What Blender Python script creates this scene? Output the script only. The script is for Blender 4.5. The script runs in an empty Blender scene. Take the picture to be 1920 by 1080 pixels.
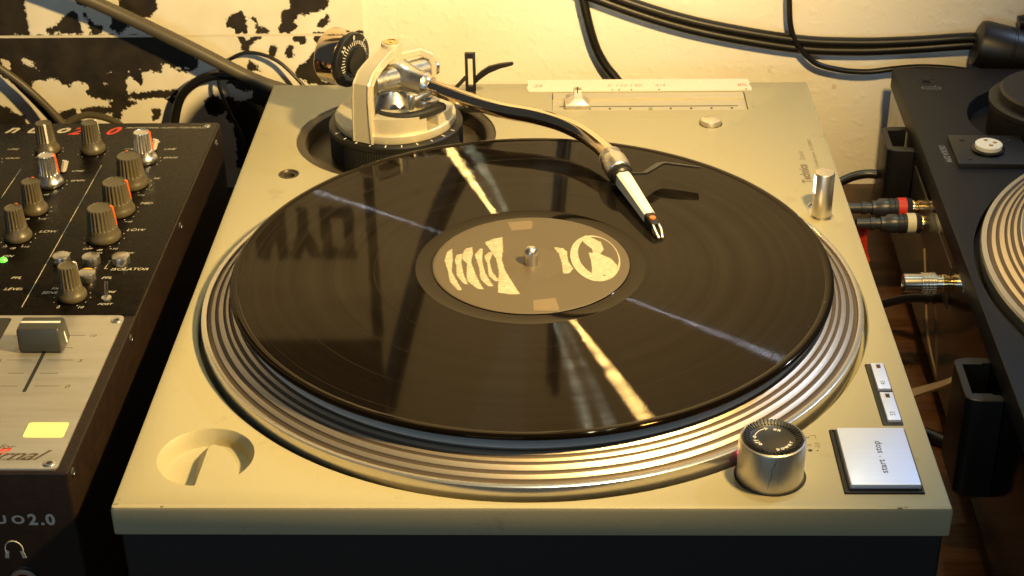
import bpy, bmesh, math, random
import numpy as np
from mathutils import Vector, Matrix, noise
random.seed(7)
S = 0.001                    # the scene is measured in millimetres from the front left corner of the silver deck's top
Z0 = 110.0                   # that top stands 110 mm above the table
def P3(x, y, z): return Vector((x*S, y*S, (z+Z0)*S))
sc = bpy.context.scene
col = sc.collection

# ---------------------------------------------------------------- camera
cam = bpy.data.cameras.new('camera'); co = bpy.data.objects.new('camera', cam); col.objects.link(co)
co.location = P3(189.5969, -536.4899, 418.1914)
co.rotation_euler = (1.0445, 0.0168, 0.0241)
cam.sensor_width = 36.0; cam.lens = 36.0*3024.7285/1920.0
cam.clip_start = 0.02; cam.clip_end = 30.0
cam.dof.use_dof = True; cam.dof.focus_distance = 0.80; cam.dof.aperture_fstop = 36.0
sc.camera = co
# ---------------------------------------------------------------- room light
w = bpy.data.worlds.new('World'); sc.world = w; w.use_nodes = True
bg = w.node_tree.nodes['Background']; bg.inputs[0].default_value = (0.58, 0.66, 0.68, 1); bg.inputs[1].default_value = 0.075
def look(o, target):
    o.rotation_euler = (Vector(target)-o.location).to_track_quat('-Z', 'Y').to_euler()
def spot(name, loc, tgt, watts, colr, size, angle, blend):
    l = bpy.data.lights.new(name, 'SPOT'); l.energy = watts; l.color = colr; l.shadow_soft_size = size
    l.spot_size = math.radians(angle); l.spot_blend = blend
    o = bpy.data.objects.new(name, l); col.objects.link(o); o.location = P3(*loc); look(o, P3(*tgt)); return o
def area(name, loc, tgt, watts, colr, sx, sy):
    l = bpy.data.lights.new(name, 'AREA'); l.energy = watts; l.color = colr; l.shape = 'RECTANGLE'; l.size = sx*S; l.size_y = sy*S
    o = bpy.data.objects.new(name, l); col.objects.link(o); o.location = P3(*loc); look(o, P3(*tgt)); return o
spot('desk_lamp_light', (360, 15, 345), (-400, 500, 130), 34, (1.0, 0.67, 0.245), 0.014, 160, 1.0)
area('window_light', (845, 504, 604), (200, 170, 0), 1.8, (0.55, 0.70, 1.0), 26, 26)
area('front_fill_light', (-250, -1900, 560), (176, 100, 0), 5.8, (0.62, 0.84, 1.0), 700, 450)  # soft cool fill added in front to brighten the deck's front face
spot('ceiling_tube_light', (420, 532, 1764), (190, 170, 0), 18, (0.86, 1.0, 0.84), 0.008, 26, 0.5)
spot('ceiling_tube_light', (520, 532, 1764), (190, 170, 0), 10, (0.86, 1.0, 0.84), 0.006, 26, 0.5)
sc.view_settings.view_transform = 'Standard'; sc.view_settings.look = 'None'
sc.view_settings.exposure = 0.0; sc.view_settings.gamma = 1.0

# ---------------------------------------------------------------- materials
def inp(n, k, v):
    if k in n.inputs: n.inputs[k].default_value = v
def base_mat(name):
    m = bpy.data.materials.new(name); m.use_nodes = True
    nt = m.node_tree; b = nt.nodes['Principled BSDF']; return m, nt, b
def mat(name, c, rough=0.5, metal=0.0, var=0.0, vs=60.0, bump=0.0, bs=900.0, rvar=0.0, coat=0.0, spec=0.5, aniso=0.0, stretch=None, dirt=0.0, emis=None, es=0.0):
    m, nt, b = base_mat(name); N = nt.nodes; L = nt.links
    inp(b, 'Base Color', (*c, 1)); inp(b, 'Roughness', rough); inp(b, 'Metallic', metal); inp(b, 'Coat Weight', coat); inp(b, 'Specular IOR Level', spec)
    if aniso: inp(b, 'Anisotropic', aniso)
    if emis: inp(b, 'Emission Color', (*emis, 1)); inp(b, 'Emission Strength', es)
    tc = N.new('ShaderNodeTexCoord'); mp = N.new('ShaderNodeMapping'); L.new(tc.outputs['Object'], mp.inputs[0])
    if stretch: mp.inputs['Scale'].default_value = stretch
    src = None
    if var or rvar or dirt:
        n1 = N.new('ShaderNodeTexNoise'); n1.inputs['Scale'].default_value = vs; n1.inputs['Detail'].default_value = 8; n1.inputs['Roughness'].default_value = 0.65
        L.new(mp.outputs[0], n1.inputs['Vector'])
        r = N.new('ShaderNodeMapRange'); L.new(n1.outputs[0], r.inputs[0]); r.inputs[1].default_value = 0.3; r.inputs[2].default_value = 0.7
        r.inputs[3].default_value = 1-var; r.inputs[4].default_value = 1+var
        mx = N.new('ShaderNodeVectorMath'); mx.operation = 'SCALE'; mx.inputs[0].default_value = c; L.new(r.outputs[0], mx.inputs['Scale'])
        out = mx.outputs[0]
        if dirt:
            n3 = N.new('ShaderNodeTexNoise'); n3.inputs['Scale'].default_value = 38; n3.inputs['Detail'].default_value = 12; n3.inputs['Roughness'].default_value = 0.75
            L.new(tc.outputs['Object'], n3.inputs['Vector'])
            r3 = N.new('ShaderNodeMapRange'); L.new(n3.outputs[0], r3.inputs[0]); r3.inputs[1].default_value = 0.60; r3.inputs[2].default_value = 0.72; r3.inputs[3].default_value = 0; r3.inputs[4].default_value = dirt
            m3 = N.new('ShaderNodeMix'); m3.data_type = 'RGBA'; L.new(r3.outputs[0], m3.inputs[0]); L.new(out, m3.inputs[6]); m3.inputs[7].default_value = (c[0]*.35, c[1]*.3, c[2]*.22, 1)
            out = m3.outputs[2]
        L.new(out, b.inputs['Base Color'])
        if rvar:
            r2 = N.new('ShaderNodeMapRange'); L.new(n1.outputs[0], r2.inputs[0]); r2.inputs[1].default_value = 0.3; r2.inputs[2].default_value = 0.7
            r2.inputs[3].default_value = max(0.02, rough-rvar); r2.inputs[4].default_value = rough+rvar; L.new(r2.outputs[0], b.inputs['Roughness'])
    if bump:
        n2 = N.new('ShaderNodeTexNoise'); n2.inputs['Scale'].default_value = bs; n2.inputs['Detail'].default_value = 3; L.new(mp.outputs[0], n2.inputs['Vector'])
        bp = N.new('ShaderNodeBump'); bp.inputs['Strength'].default_value = bump; bp.inputs['Distance'].default_value = 0.0004; L.new(n2.outputs[0], bp.inputs['Height']); L.new(bp.outputs[0], b.inputs['Normal'])
    return m

SILVER = mat('silver_paint', (0.365, 0.33, 0.205), 0.5, 0.08, spec=0.35, rvar=0.05, var=0.07, vs=1400, bump=0.25, bs=2500, dirt=0.35)
CASTING = mat('cast_silver', (0.52, 0.48, 0.36), 0.38, 0.35, var=0.03, vs=400, bump=0.15, bs=1800)
BRUSHED = mat('brushed_aluminium', (0.70, 0.65, 0.55), 0.38, 1.0, var=0.05, vs=300, rvar=0.05, bump=0.12, bs=900, stretch=(1, 1, 0.08))
BRUSHED_T = mat('brushed_button', (0.62, 0.70, 0.92), 0.5, 0.6, var=0.03, vs=500, bump=0.10, bs=1500, stretch=(0.05, 1, 1))
PLATTER = mat('polished_aluminium', (0.72, 0.68, 0.60), 0.24, 0.9, var=0.04, vs=90)
RIM = mat('turned_rim', (0.72, 0.72, 0.70), 0.32, 0.35)
STROBE_L = mat('strobe_raised', (0.60, 0.52, 0.41), 0.38, 0.85, var=0.05, vs=500)
STROBE_D = mat('strobe_recess', (0.13, 0.10, 0.075), 0.48, 0.5, var=0.06, vs=500)
CHROME = mat('chrome', (0.72, 0.58, 0.42), 0.10, 1.0, rvar=0.03, vs=150)
BRIGHT = mat('bright_metal', (0.88, 0.83, 0.72), 0.22, 1.0)
SATIN = mat('satin_chrome', (0.60, 0.58, 0.54), 0.30, 1.0, rvar=0.05, vs=200)
BLACK = mat('black_plastic', (0.008, 0.0075, 0.007), 0.42, 0, var=0.1, vs=300)
BLACKM = mat('black_matte', (0.012, 0.012, 0.012), 0.7, 0, bump=0.2)
RUBBER = mat('black_rubber', (0.010, 0.010, 0.010), 0.62, 0, bump=0.3, bs=1200)
GLOSSBLK = mat('gloss_black', (0.004, 0.0035, 0.003), 0.14, 0, rvar=0.06, vs=60)
FELT = mat('felt', (0.010, 0.010, 0.011), 0.95, 0, bump=0.5, bs=3000, spec=0.2)
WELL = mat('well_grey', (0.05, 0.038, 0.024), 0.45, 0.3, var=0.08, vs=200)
WHITE = mat('white_plastic', (0.72, 0.70, 0.62), 0.35)
ORANGE = mat('orange_plastic', (0.80, 0.12, 0.015), 0.4)
RED = mat('red_band', (0.55, 0.03, 0.015), 0.5, var=0.1, vs=400)
INKK = mat('black_ink', (0.03, 0.028, 0.025), 0.6)
PRINTW = mat('pale_print', (0.55, 0.50, 0.36), 0.6)
PRINTR = mat('red_print', (0.60, 0.05, 0.02), 0.6)
GREYP = mat('knob_grey', (0.074, 0.061, 0.034), 0.38, 0, var=0.08, vs=300, bump=0.1)
GOLD = mat('gold', (0.85, 0.60, 0.26), 0.16, 1.0)
MIXPANEL = mat('mixer_panel', (0.0035, 0.0024, 0.0014), 0.28, 0.0, spec=0.17, var=0.2, vs=200, rvar=0.06, bump=0.12, bs=1500)
MIXCASE = mat('mixer_case', (0.013, 0.008, 0.005), 0.38, 0, var=0.25, vs=120, bump=0.2, bs=900, spec=0.3)
PLATE = mat('mixer_plate', (0.47, 0.45, 0.40), 0.36, 0.75, var=0.06, vs=260, rvar=0.06, bump=0.15, bs=700, stretch=(0.06, 1, 1))
STICKER = mat('yellow_sticker', (0.92, 0.90, 0.30), 0.6, var=0.02, vs=100)
TAPE = mat('masking_tape', (0.66, 0.61, 0.47), 0.7, var=0.04, vs=250, bump=0.2)
CABLE_G = mat('grey_cable', (0.085, 0.072, 0.045), 0.42, bump=0.1)
CABLE_B = mat('black_cable', (0.007, 0.0065, 0.006), 0.36, bump=0.1)
DECKB = mat('dark_deck_paint', (0.0055, 0.006, 0.0085), 0.48, 0.0, spec=0.24, var=0.15, vs=1200, bump=0.3, bs=2500)
CREAM = mat('cream_print', (0.34, 0.30, 0.21), 0.5, var=0.25, vs=500)
FAINT = mat('faint_print', (0.13, 0.098, 0.056), 0.5)
LABELM = mat('label_paper', (0.068, 0.053, 0.031), 0.5, 0, var=0.04, vs=900)
TAN = mat('tan_strap', (0.16, 0.10, 0.045), 0.5)
CLEAR = mat('clear_cap', (0.55, 0.52, 0.44), 0.25, spec=0.8)
REDCLOTH = mat('red_cloth', (0.55, 0.03, 0.012), 0.9, var=0.15, vs=700, bump=0.8, bs=2200)
LED_G = mat('led_green', (0.1, 0.5, 0.05), 0.3, emis=(0.15, 1.0, 0.08), es=1.3)
LAMPW = mat('lit_window', (0.9, 0.95, 0.9), 0.3, emis=(0.75, 1.0, 0.86), es=3.5)
LED_R = mat('strobe_red', (0.5, 0.02, 0.1), 0.3, emis=(1.0, 0.02, 0.14), es=4.0)
LED_OFF = mat('led_off', (0.05, 0.025, 0.015), 0.3)
TICKG = mat('green_centre', (0.22, 0.26, 0.12), 0.4)

def wood_mat():
    m, nt, b = base_mat('table_wood'); N = nt.nodes; L = nt.links
    tc = N.new('ShaderNodeTexCoord'); mp = N.new('ShaderNodeMapping'); L.new(tc.outputs['Object'], mp.inputs[0]); mp.inputs['Scale'].default_value = (4, 60, 4)
    n = N.new('ShaderNodeTexNoise'); n.inputs['Scale'].default_value = 4; n.inputs['Detail'].default_value = 8; n.inputs['Distortion'].default_value = 1.2; L.new(mp.outputs[0], n.inputs['Vector'])
    r = N.new('ShaderNodeValToRGB'); L.new(n.outputs[0], r.inputs[0]); r.color_ramp.elements[0].position = 0.3; r.color_ramp.elements[0].color = (0.045, 0.017, 0.006, 1); r.color_ramp.elements[1].position = 0.7; r.color_ramp.elements[1].color = (0.10, 0.042, 0.015, 1)
    L.new(r.outputs[0], b.inputs['Base Color']); inp(b, 'Roughness', 0.38); inp(b, 'Specular IOR Level', 0.3); return m
WOOD = wood_mat()

def wall_mat():
    m, nt, b = base_mat('woodchip_wallpaper'); N = nt.nodes; L = nt.links
    tc = N.new('ShaderNodeTexCoord')
    n1 = N.new('ShaderNodeTexNoise'); n1.inputs['Scale'].default_value = 130; n1.inputs['Detail'].default_value = 4; n1.inputs['Roughness'].default_value = 0.5; L.new(tc.outputs['Object'], n1.inputs['Vector'])
    r1 = N.new('ShaderNodeMapRange'); L.new(n1.outputs[0], r1.inputs[0]); r1.inputs[1].default_value = 0.52; r1.inputs[2].default_value = 0.72
    n2 = N.new('ShaderNodeTexNoise'); n2.inputs['Scale'].default_value = 420; n2.inputs['Detail'].default_value = 3; L.new(tc.outputs['Object'], n2.inputs['Vector'])
    ad = N.new('ShaderNodeMath'); ad.operation = 'MULTIPLY_ADD'; L.new(n2.outputs[0], ad.inputs[0]); ad.inputs[1].default_value = 0.35; L.new(r1.outputs[0], ad.inputs[2])
    bp = N.new('ShaderNodeBump'); bp.inputs['Strength'].default_value = 0.30; bp.inputs['Distance'].default_value = 0.0009; L.new(ad.outputs[0], bp.inputs['Height']); L.new(bp.outputs[0], b.inputs['Normal'])
    n3 = N.new('ShaderNodeTexNoise'); n3.inputs['Scale'].default_value = 14; n3.inputs['Detail'].default_value = 6; L.new(tc.outputs['Object'], n3.inputs['Vector'])
    r = N.new('ShaderNodeValToRGB'); L.new(n3.outputs[0], r.inputs[0]); r.color_ramp.elements[0].position = 0.3; r.color_ramp.elements[0].color = (0.88, 0.84, 0.76, 1); r.color_ramp.elements[1].position = 0.7; r.color_ramp.elements[1].color = (0.93, 0.91, 0.86, 1)
    n4 = N.new('ShaderNodeTexNoise'); n4.inputs['Scale'].default_value = 75; n4.inputs['Detail'].default_value = 9; L.new(tc.outputs['Object'], n4.inputs['Vector'])
    r4 = N.new('ShaderNodeMapRange'); L.new(n4.outputs[0], r4.inputs[0]); r4.inputs[1].default_value = 0.69; r4.inputs[2].default_value = 0.75; r4.inputs[3].default_value = 0; r4.inputs[4].default_value = 0.5
    mx = N.new('ShaderNodeMix'); mx.data_type = 'RGBA'; L.new(r4.outputs[0], mx.inputs[0]); L.new(r.outputs[0], mx.inputs[6]); mx.inputs[7].default_value = (0.50, 0.33, 0.15, 1)
    L.new(mx.outputs[2], b.inputs['Base Color']); inp(b, 'Roughness', 0.8); return m
WALL = wall_mat()

def poster_mat():
    m, nt, b = base_mat('torn_print'); N = nt.nodes; L = nt.links
    tc = N.new('ShaderNodeTexCoord'); at = N.new('ShaderNodeAttribute'); at.attribute_name = 'ink'
    def nz(s, d, ro=0.6):
        n = N.new('ShaderNodeTexNoise'); n.inputs['Scale'].default_value = s; n.inputs['Detail'].default_value = d; n.inputs['Roughness'].default_value = ro; L.new(tc.outputs['Object'], n.inputs['Vector']); return n
    a = nz(190, 6, 0.72); c = nz(650, 3)
    s1 = N.new('ShaderNodeMath'); s1.operation = 'MULTIPLY_ADD'; L.new(a.outputs[0], s1.inputs[0]); s1.inputs[1].default_value = 10.0; s1.inputs[2].default_value = -3.8
    s2 = N.new('ShaderNodeMath'); s2.operation = 'MULTIPLY_ADD'; L.new(c.outputs[0], s2.inputs[0]); s2.inputs[1].default_value = 2.6; s2.inputs[2].default_value = -1.3
    s3 = N.new('ShaderNodeMath'); s3.operation = 'ADD'; L.new(s1.outputs[0], s3.inputs[0]); L.new(s2.outputs[0], s3.inputs[1])
    s4 = N.new('ShaderNodeMath'); s4.operation = 'ADD'; L.new(s3.outputs[0], s4.inputs[0]); L.new(at.outputs['Fac'], s4.inputs[1])
    r = N.new('ShaderNodeMapRange'); L.new(s4.outputs[0], r.inputs[0]); r.inputs[1].default_value = -0.12; r.inputs[2].default_value = 0.12
    p = nz(25, 8); rp = N.new('ShaderNodeValToRGB'); L.new(p.outputs[0], rp.inputs[0]); rp.color_ramp.elements[0].color = (0.76, 0.72, 0.61, 1); rp.color_ramp.elements[0].position = 0.3; rp.color_ramp.elements[1].color = (0.90, 0.87, 0.78, 1); rp.color_ramp.elements[1].position = 0.65
    k = nz(60, 5); rk = N.new('ShaderNodeValToRGB'); L.new(k.outputs[0], rk.inputs[0]); rk.color_ramp.elements[0].color = (0.010, 0.008, 0.006, 1); rk.color_ramp.elements[0].position = 0.35; rk.color_ramp.elements[1].color = (0.035, 0.025, 0.014, 1); rk.color_ramp.elements[1].position = 0.7
    mx = N.new('ShaderNodeMix'); mx.data_type = 'RGBA'; L.new(r.outputs[0], mx.inputs[0]); L.new(rp.outputs[0], mx.inputs[6]); L.new(rk.outputs[0], mx.inputs[7]); L.new(mx.outputs[2], b.inputs['Base Color'])
    bp = N.new('ShaderNodeBump'); bp.inputs['Strength'].default_value = 0.35; bp.inputs['Distance'].default_value = 0.001; L.new(p.outputs[0], bp.inputs['Height'])
    rb = N.new('ShaderNodeMapRange'); L.new(s4.outputs[0], rb.inputs[0]); rb.inputs[1].default_value = -0.9; rb.inputs[2].default_value = 0.4
    b2 = N.new('ShaderNodeBump'); b2.invert = True; b2.inputs['Strength'].default_value = 0.6; b2.inputs['Distance'].default_value = 0.0005; L.new(rb.outputs[0], b2.inputs['Height']); L.new(bp.outputs[0], b2.inputs['Normal']); L.new(b2.outputs[0], b.inputs['Normal'])
    inp(b, 'Roughness', 0.7); return m
POSTER = poster_mat()

def record_mat(groove):
    m, nt, b = base_mat('vinyl_grooved' if groove else 'vinyl_smooth'); N = nt.nodes; L = nt.links
    td = N.new('ShaderNodeTexCoord'); vo = N.new('ShaderNodeTexVoronoi'); vo.inputs['Scale'].default_value = 170; L.new(td.outputs['Object'], vo.inputs['Vector'])
    nd = N.new('ShaderNodeTexNoise'); nd.inputs['Scale'].default_value = 9; nd.inputs['Detail'].default_value = 6; L.new(td.outputs['Object'], nd.inputs['Vector'])
    md = N.new('ShaderNodeMapRange'); L.new(nd.outputs[0], md.inputs[0]); md.inputs[1].default_value = 0.5; md.inputs[2].default_value = 0.75; md.inputs[3].default_value = 0.02; md.inputs[4].default_value = 0.075
    lt = N.new('ShaderNodeMath'); lt.operation = 'LESS_THAN'; L.new(vo.outputs['Distance'], lt.inputs[0]); L.new(md.outputs[0], lt.inputs[1])
    cx = N.new('ShaderNodeMix'); cx.data_type = 'RGBA'; L.new(lt.outputs[0], cx.inputs[0]); cx.inputs[6].default_value = (0.003, 0.0022, 0.0015, 1); cx.inputs[7].default_value = (0.10, 0.085, 0.06, 1); L.new(cx.outputs[2], b.inputs['Base Color'])
    inp(b, 'Roughness', 0.05 if groove else 0.05); inp(b, 'Specular Tint', (1, 0.68, 0.36, 1)); inp(b, 'IOR', 1.175 if groove else 1.24)
    if not groove: return m
    tc = N.new('ShaderNodeTexCoord'); sx = N.new('ShaderNodeSeparateXYZ'); L.new(tc.outputs['Object'], sx.inputs[0])
    cb = N.new('ShaderNodeCombineXYZ'); L.new(sx.outputs[0], cb.inputs[0]); L.new(sx.outputs[1], cb.inputs[1])
    ln = N.new('ShaderNodeVectorMath'); ln.operation = 'LENGTH'; L.new(cb.outputs[0], ln.inputs[0])
    nm = N.new('ShaderNodeVectorMath'); nm.operation = 'NORMALIZE'; L.new(cb.outputs[0], nm.inputs[0])
    # groove walls: the slope changes with the radius only
    n1 = N.new('ShaderNodeTexNoise'); n1.noise_dimensions = '1D'; n1.inputs['Scale'].default_value = 2600; n1.inputs['Detail'].default_value = 4; n1.inputs['Roughness'].default_value = 0.8; L.new(ln.outputs['Value'], n1.inputs['W'])
    r1 = N.new('ShaderNodeMapRange'); L.new(n1.outputs[0], r1.inputs[0]); r1.inputs[1].default_value = 0.25; r1.inputs[2].default_value = 0.75; r1.inputs[3].default_value = -0.75; r1.inputs[4].default_value = 0.75; r1.clamp = False
    # a little wobble along the groove makes the streaks hairy
    n2 = N.new('ShaderNodeTexNoise'); n2.noise_dimensions = '1D'; n2.inputs['Scale'].default_value = 4200; n2.inputs['Detail'].default_value = 5; n2.inputs['Roughness'].default_value = 0.85; L.new(ln.outputs['Value'], n2.inputs['W'])
    r2 = N.new('ShaderNodeMapRange'); L.new(n2.outputs[0], r2.inputs[0]); r2.inputs[1].default_value = 0.25; r2.inputs[2].default_value = 0.75; r2.inputs[3].default_value = -0.028; r2.inputs[4].default_value = 0.028; r2.clamp = False
    up = N.new('ShaderNodeVectorMath'); up.operation = 'CROSS_PRODUCT'; up.inputs[0].default_value = (0, 0, 1); L.new(nm.outputs[0], up.inputs[1])
    a = N.new('ShaderNodeVectorMath'); a.operation = 'SCALE'; L.new(nm.outputs[0], a.inputs[0]); L.new(r1.outputs[0], a.inputs['Scale'])
    c = N.new('ShaderNodeVectorMath'); c.operation = 'SCALE'; L.new(up.outputs[0], c.inputs[0]); L.new(r2.outputs[0], c.inputs['Scale'])
    s = N.new('ShaderNodeVectorMath'); s.operation = 'ADD'; L.new(a.outputs[0], s.inputs[0]); L.new(c.outputs[0], s.inputs[1])
    s2 = N.new('ShaderNodeVectorMath'); s2.operation = 'ADD'; L.new(s.outputs[0], s2.inputs[0]); s2.inputs[1].default_value = (0, 0, 1)
    s3 = N.new('ShaderNodeVectorMath'); s3.operation = 'NORMALIZE'; L.new(s2.outputs[0], s3.inputs[0])
    tg = N.new('ShaderNodeTangent'); tg.direction_type = 'RADIAL'; tg.axis = 'Z'
    out = N['Material Output']; prev = b.outputs[0]
    # narrow streaks from the groove walls, then the wide soft sheen around them
    for rough, an, rot, wgt, colr in ((0.125, 1.0, GROOVE_ROT, GROOVE_W, (0.95, 0.84, 0.68, 1)), (0.20, 1.0, GROOVE_ROT, 0.009, (0.95, 0.82, 0.64, 1))):
        g = N.new('ShaderNodeBsdfAnisotropic'); g.distribution = 'GGX'; g.inputs['Color'].default_value = colr; g.inputs['Roughness'].default_value = rough
        g.inputs['Anisotropy'].default_value = an; g.inputs['Rotation'].default_value = rot
        L.new(s3.outputs[0], g.inputs['Normal']); L.new(tg.outputs[0], g.inputs['Tangent'])
        mx = N.new('ShaderNodeMixShader'); mx.inputs[0].default_value = wgt
        # bands of louder and quieter music
        n5 = N.new('ShaderNodeTexNoise'); n5.noise_dimensions = '1D'; n5.inputs['Scale'].default_value = 140; n5.inputs['Detail'].default_value = 6; L.new(ln.outputs['Value'], n5.inputs['W'])
        r5 = N.new('ShaderNodeMapRange'); L.new(n5.outputs[0], r5.inputs[0]); r5.inputs[1].default_value = 0.3; r5.inputs[2].default_value = 0.7; r5.inputs[3].default_value = wgt*0.65; r5.inputs[4].default_value = wgt*1.35
        L.new(r5.outputs[0], mx.inputs[0])
        L.new(prev, mx.inputs[1]); L.new(g.outputs[0], mx.inputs[2]); prev = mx.outputs[0]
    L.new(prev, out.inputs[0])
    return m
GROOVE_ROT = 0.0; GROOVE_W = 0.021
VINYL = record_mat(True); VINYL_S = record_mat(False)

# ---------------------------------------------------------------- builders (all shapes are given in millimetres)
ORIG = {}
def tag(o, label=None, cat=None, group=None, kind=None):
    if label: o['label'] = label
    if cat: o['category'] = cat
    if group: o['group'] = group
    if kind: o['kind'] = kind
    return o
def thing(name, loc, label, cat, group=None):
    o = bpy.data.objects.new(name, None); col.objects.link(o); o.location = P3(*loc); o.empty_display_size = 0.02
    ORIG[o.name] = Vector(loc); return tag(o, label, cat, group)
def obj(name, bm, m, parent=None, origin=None, sharp=35, label=None):
    """bm holds mm coordinates of the scene frame"""
    if parent is not None: org = ORIG[parent.name]
    else: org = Vector(origin) if origin else Vector((0, 0, 0))
    bmesh.ops.recalc_face_normals(bm, faces=bm.faces)
    lim = math.radians(sharp)
    for f in bm.faces: f.smooth = True
    for e in bm.edges:
        if len(e.link_faces) == 2: e.smooth = e.calc_face_angle(0) < lim
    for v in bm.verts: v.co = (v.co-org)*S
    me = bpy.data.meshes.new(name); bm.to_mesh(me); bm.free()
    if isinstance(m, (list, tuple)):
        for k in m: me.materials.append(k)
    else: me.materials.append(m)
    o = bpy.data.objects.new(name, me); col.objects.link(o)
    if parent is not None: o.parent = parent; ORIG[o.name] = org.copy()
    else: o.location = P3(*org); ORIG[o.name] = org.copy()
    if label: o['label'] = label
    return o
def B(): return bmesh.new()
def rrect(x0, x1, y0, y1, r, n=5):
    r = min(r, (x1-x0)/2-1e-4, (y1-y0)/2-1e-4)
    if r <= 0.01: return [(x0, y0), (x1, y0), (x1, y1), (x0, y1)]
    p = []
    for cx, cy, a0 in ((x1-r, y0+r, -90), (x1-r, y1-r, 0), (x0+r, y1-r, 90), (x0+r, y0+r, 180)):
        for i in range(n+1):
            a = math.radians(a0+90*i/n); p.append((cx+r*math.cos(a), cy+r*math.sin(a)))
    return p
def stack(bm, rings, cap0=True, cap1=True):
    rv = [[bm.verts.new(c) for c in ring] for ring in rings]
    n = len(rv[0])
    for a, b in zip(rv[:-1], rv[1:]):
        for i in range(n): bm.faces.new((a[i], a[(i+1) % n], b[(i+1) % n], b[i]))
    if cap0: bm.faces.new(rv[0][::-1])
    if cap1: bm.faces.new(rv[-1])
    return bm
def rbox(bm, x0, x1, y0, y1, z0, z1, b=0.0, rc=0.0, bb=0.0, mtx=None):
    """box with a bevelled top edge b, bottom edge bb and rounded upright edges rc"""
    lv = []
    if bb: lv += [(z0, bb), (z0+bb, 0)]
    else: lv += [(z0, 0)]
    if b: lv += [(z1-b, 0), (z1-b*0.3, b*0.3), (z1, b)]
    else: lv += [(z1, 0)]
    rings = []
    for z, i in lv:
        rings.append([Vector((x, y, z)) for x, y in rrect(x0+i, x1-i, y0+i, y1-i, max(rc-i*0.5, 0.02) if rc else 0)])
    if mtx is not None: rings = [[mtx @ v for v in r] for r in rings]
    return stack(bm, rings)
def prism(bm, pts, z0, z1, b=0.0):
    """upright prism over a polygon; b pulls the top in"""
    c = Vector((sum(p[0] for p in pts)/len(pts), sum(p[1] for p in pts)/len(pts)))
    def rg(z, i):
        o = []
        for p in pts:
            d = c-Vector(p); l = d.length or 1; q = Vector(p)+d/l*i; o.append(Vector((q.x, q.y, z)))
        return o
    return stack(bm, [rg(z0, 0), rg(z1-b, 0), rg(z1, b)] if b else [rg(z0, 0), rg(z1, 0)])
def lathe(bm, prof, c, seg=64, axis=None, cap0=False, cap1=False):
    """profile of (radius, height) turned about an axis through c; radius 0 closes it"""
    q = Vector((0, 0, 1)).rotation_difference(Vector(axis).normalized()) if axis else None
    C = Vector(c); rings = []
    for r, h in prof:
        if r < 1e-6:
            v = Vector((0, 0, h)); v = (q @ v if q else v)+C; rings.append([bm.verts.new(v)]); continue
        ring = []
        for i in range(seg):
            a = 2*math.pi*i/seg; v = Vector((r*math.cos(a), r*math.sin(a), h)); ring.append(bm.verts.new((q @ v if q else v)+C))
        rings.append(ring)
    for a, b in zip(rings[:-1], rings[1:]):
        for i in range(seg):
            j = (i+1) % seg
            if len(a) == 1 and len(b) == 1: continue
            if len(a) == 1: bm.faces.new((a[0], b[i], b[j]))
            elif len(b) == 1: bm.faces.new((a[i], a[j], b[0]))
            else: bm.faces.new((a[i], a[j], b[j], b[i]))
    if cap0 and len(rings[0]) > 1: bm.faces.new(rings[0][::-1])
    if cap1 and len(rings[-1]) > 1: bm.faces.new(rings[-1])
    return bm
def cyl(bm, c, r, h, b=0.0, seg=48, axis=None, r1=None):
    r1 = r if r1 is None else r1
    pr = [(0, 0), (r-b*0.5, 0), (r, b*0.5), (r1, h-b), (r1-b*0.3, h-b*0.3), (r1-b, h), (0, h)] if b else [(0, 0), (r, 0), (r1, h), (0, h)]
    return lathe(bm, pr, c, seg, axis)
def cat(pts, n=8):
    pts = [Vector(p) for p in pts]; out = []
    for i in range(len(pts)-1):
        p0 = pts[max(i-1, 0)]; p1 = pts[i]; p2 = pts[i+1]; p3 = pts[min(i+2, len(pts)-1)]
        for k in range(n):
            t = k/n; out.append(0.5*((2*p1)+(p2-p0)*t+(2*p0-5*p1+4*p2-p3)*t*t+(3*p1-p0-3*p2+p3)*t**3))
    out.append(pts[-1]); return out
def tube(bm, pts, r, seg=16, smooth=8, caps=True):
    path = cat(pts, smooth) if smooth > 1 else [Vector(p) for p in pts]
    n = len(path); rr = r if callable(r) else (lambda t: r)
    T = [(path[min(i+1, n-1)]-path[max(i-1, 0)]).normalized() for i in range(n)]
    u = T[0].orthogonal().normalized(); rings = []
    for i in range(n):
        if i:
            u = (u-T[i]*u.dot(T[i])).normalized()
        v = T[i].cross(u); R = rr(i/(n-1))
        rings.append([path[i]+(u*math.cos(2*math.pi*k/seg)+v*math.sin(2*math.pi*k/seg))*R for k in range(seg)])
    return stack(bm, rings, caps, caps)
def flat(bm, pts, z, th=0.12):
    return prism(bm, pts, z-0.02, z+th)
def strip(bm, a, b, wd, z, th=0.1):
    a = Vector(a); b = Vector(b); d = (b-a).normalized(); n = Vector((-d.y, d.x))*wd/2
    return prism(bm, [tuple(a-n), tuple(b-n), tuple(b+n), tuple(a+n)], z-0.02, z+th)
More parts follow.
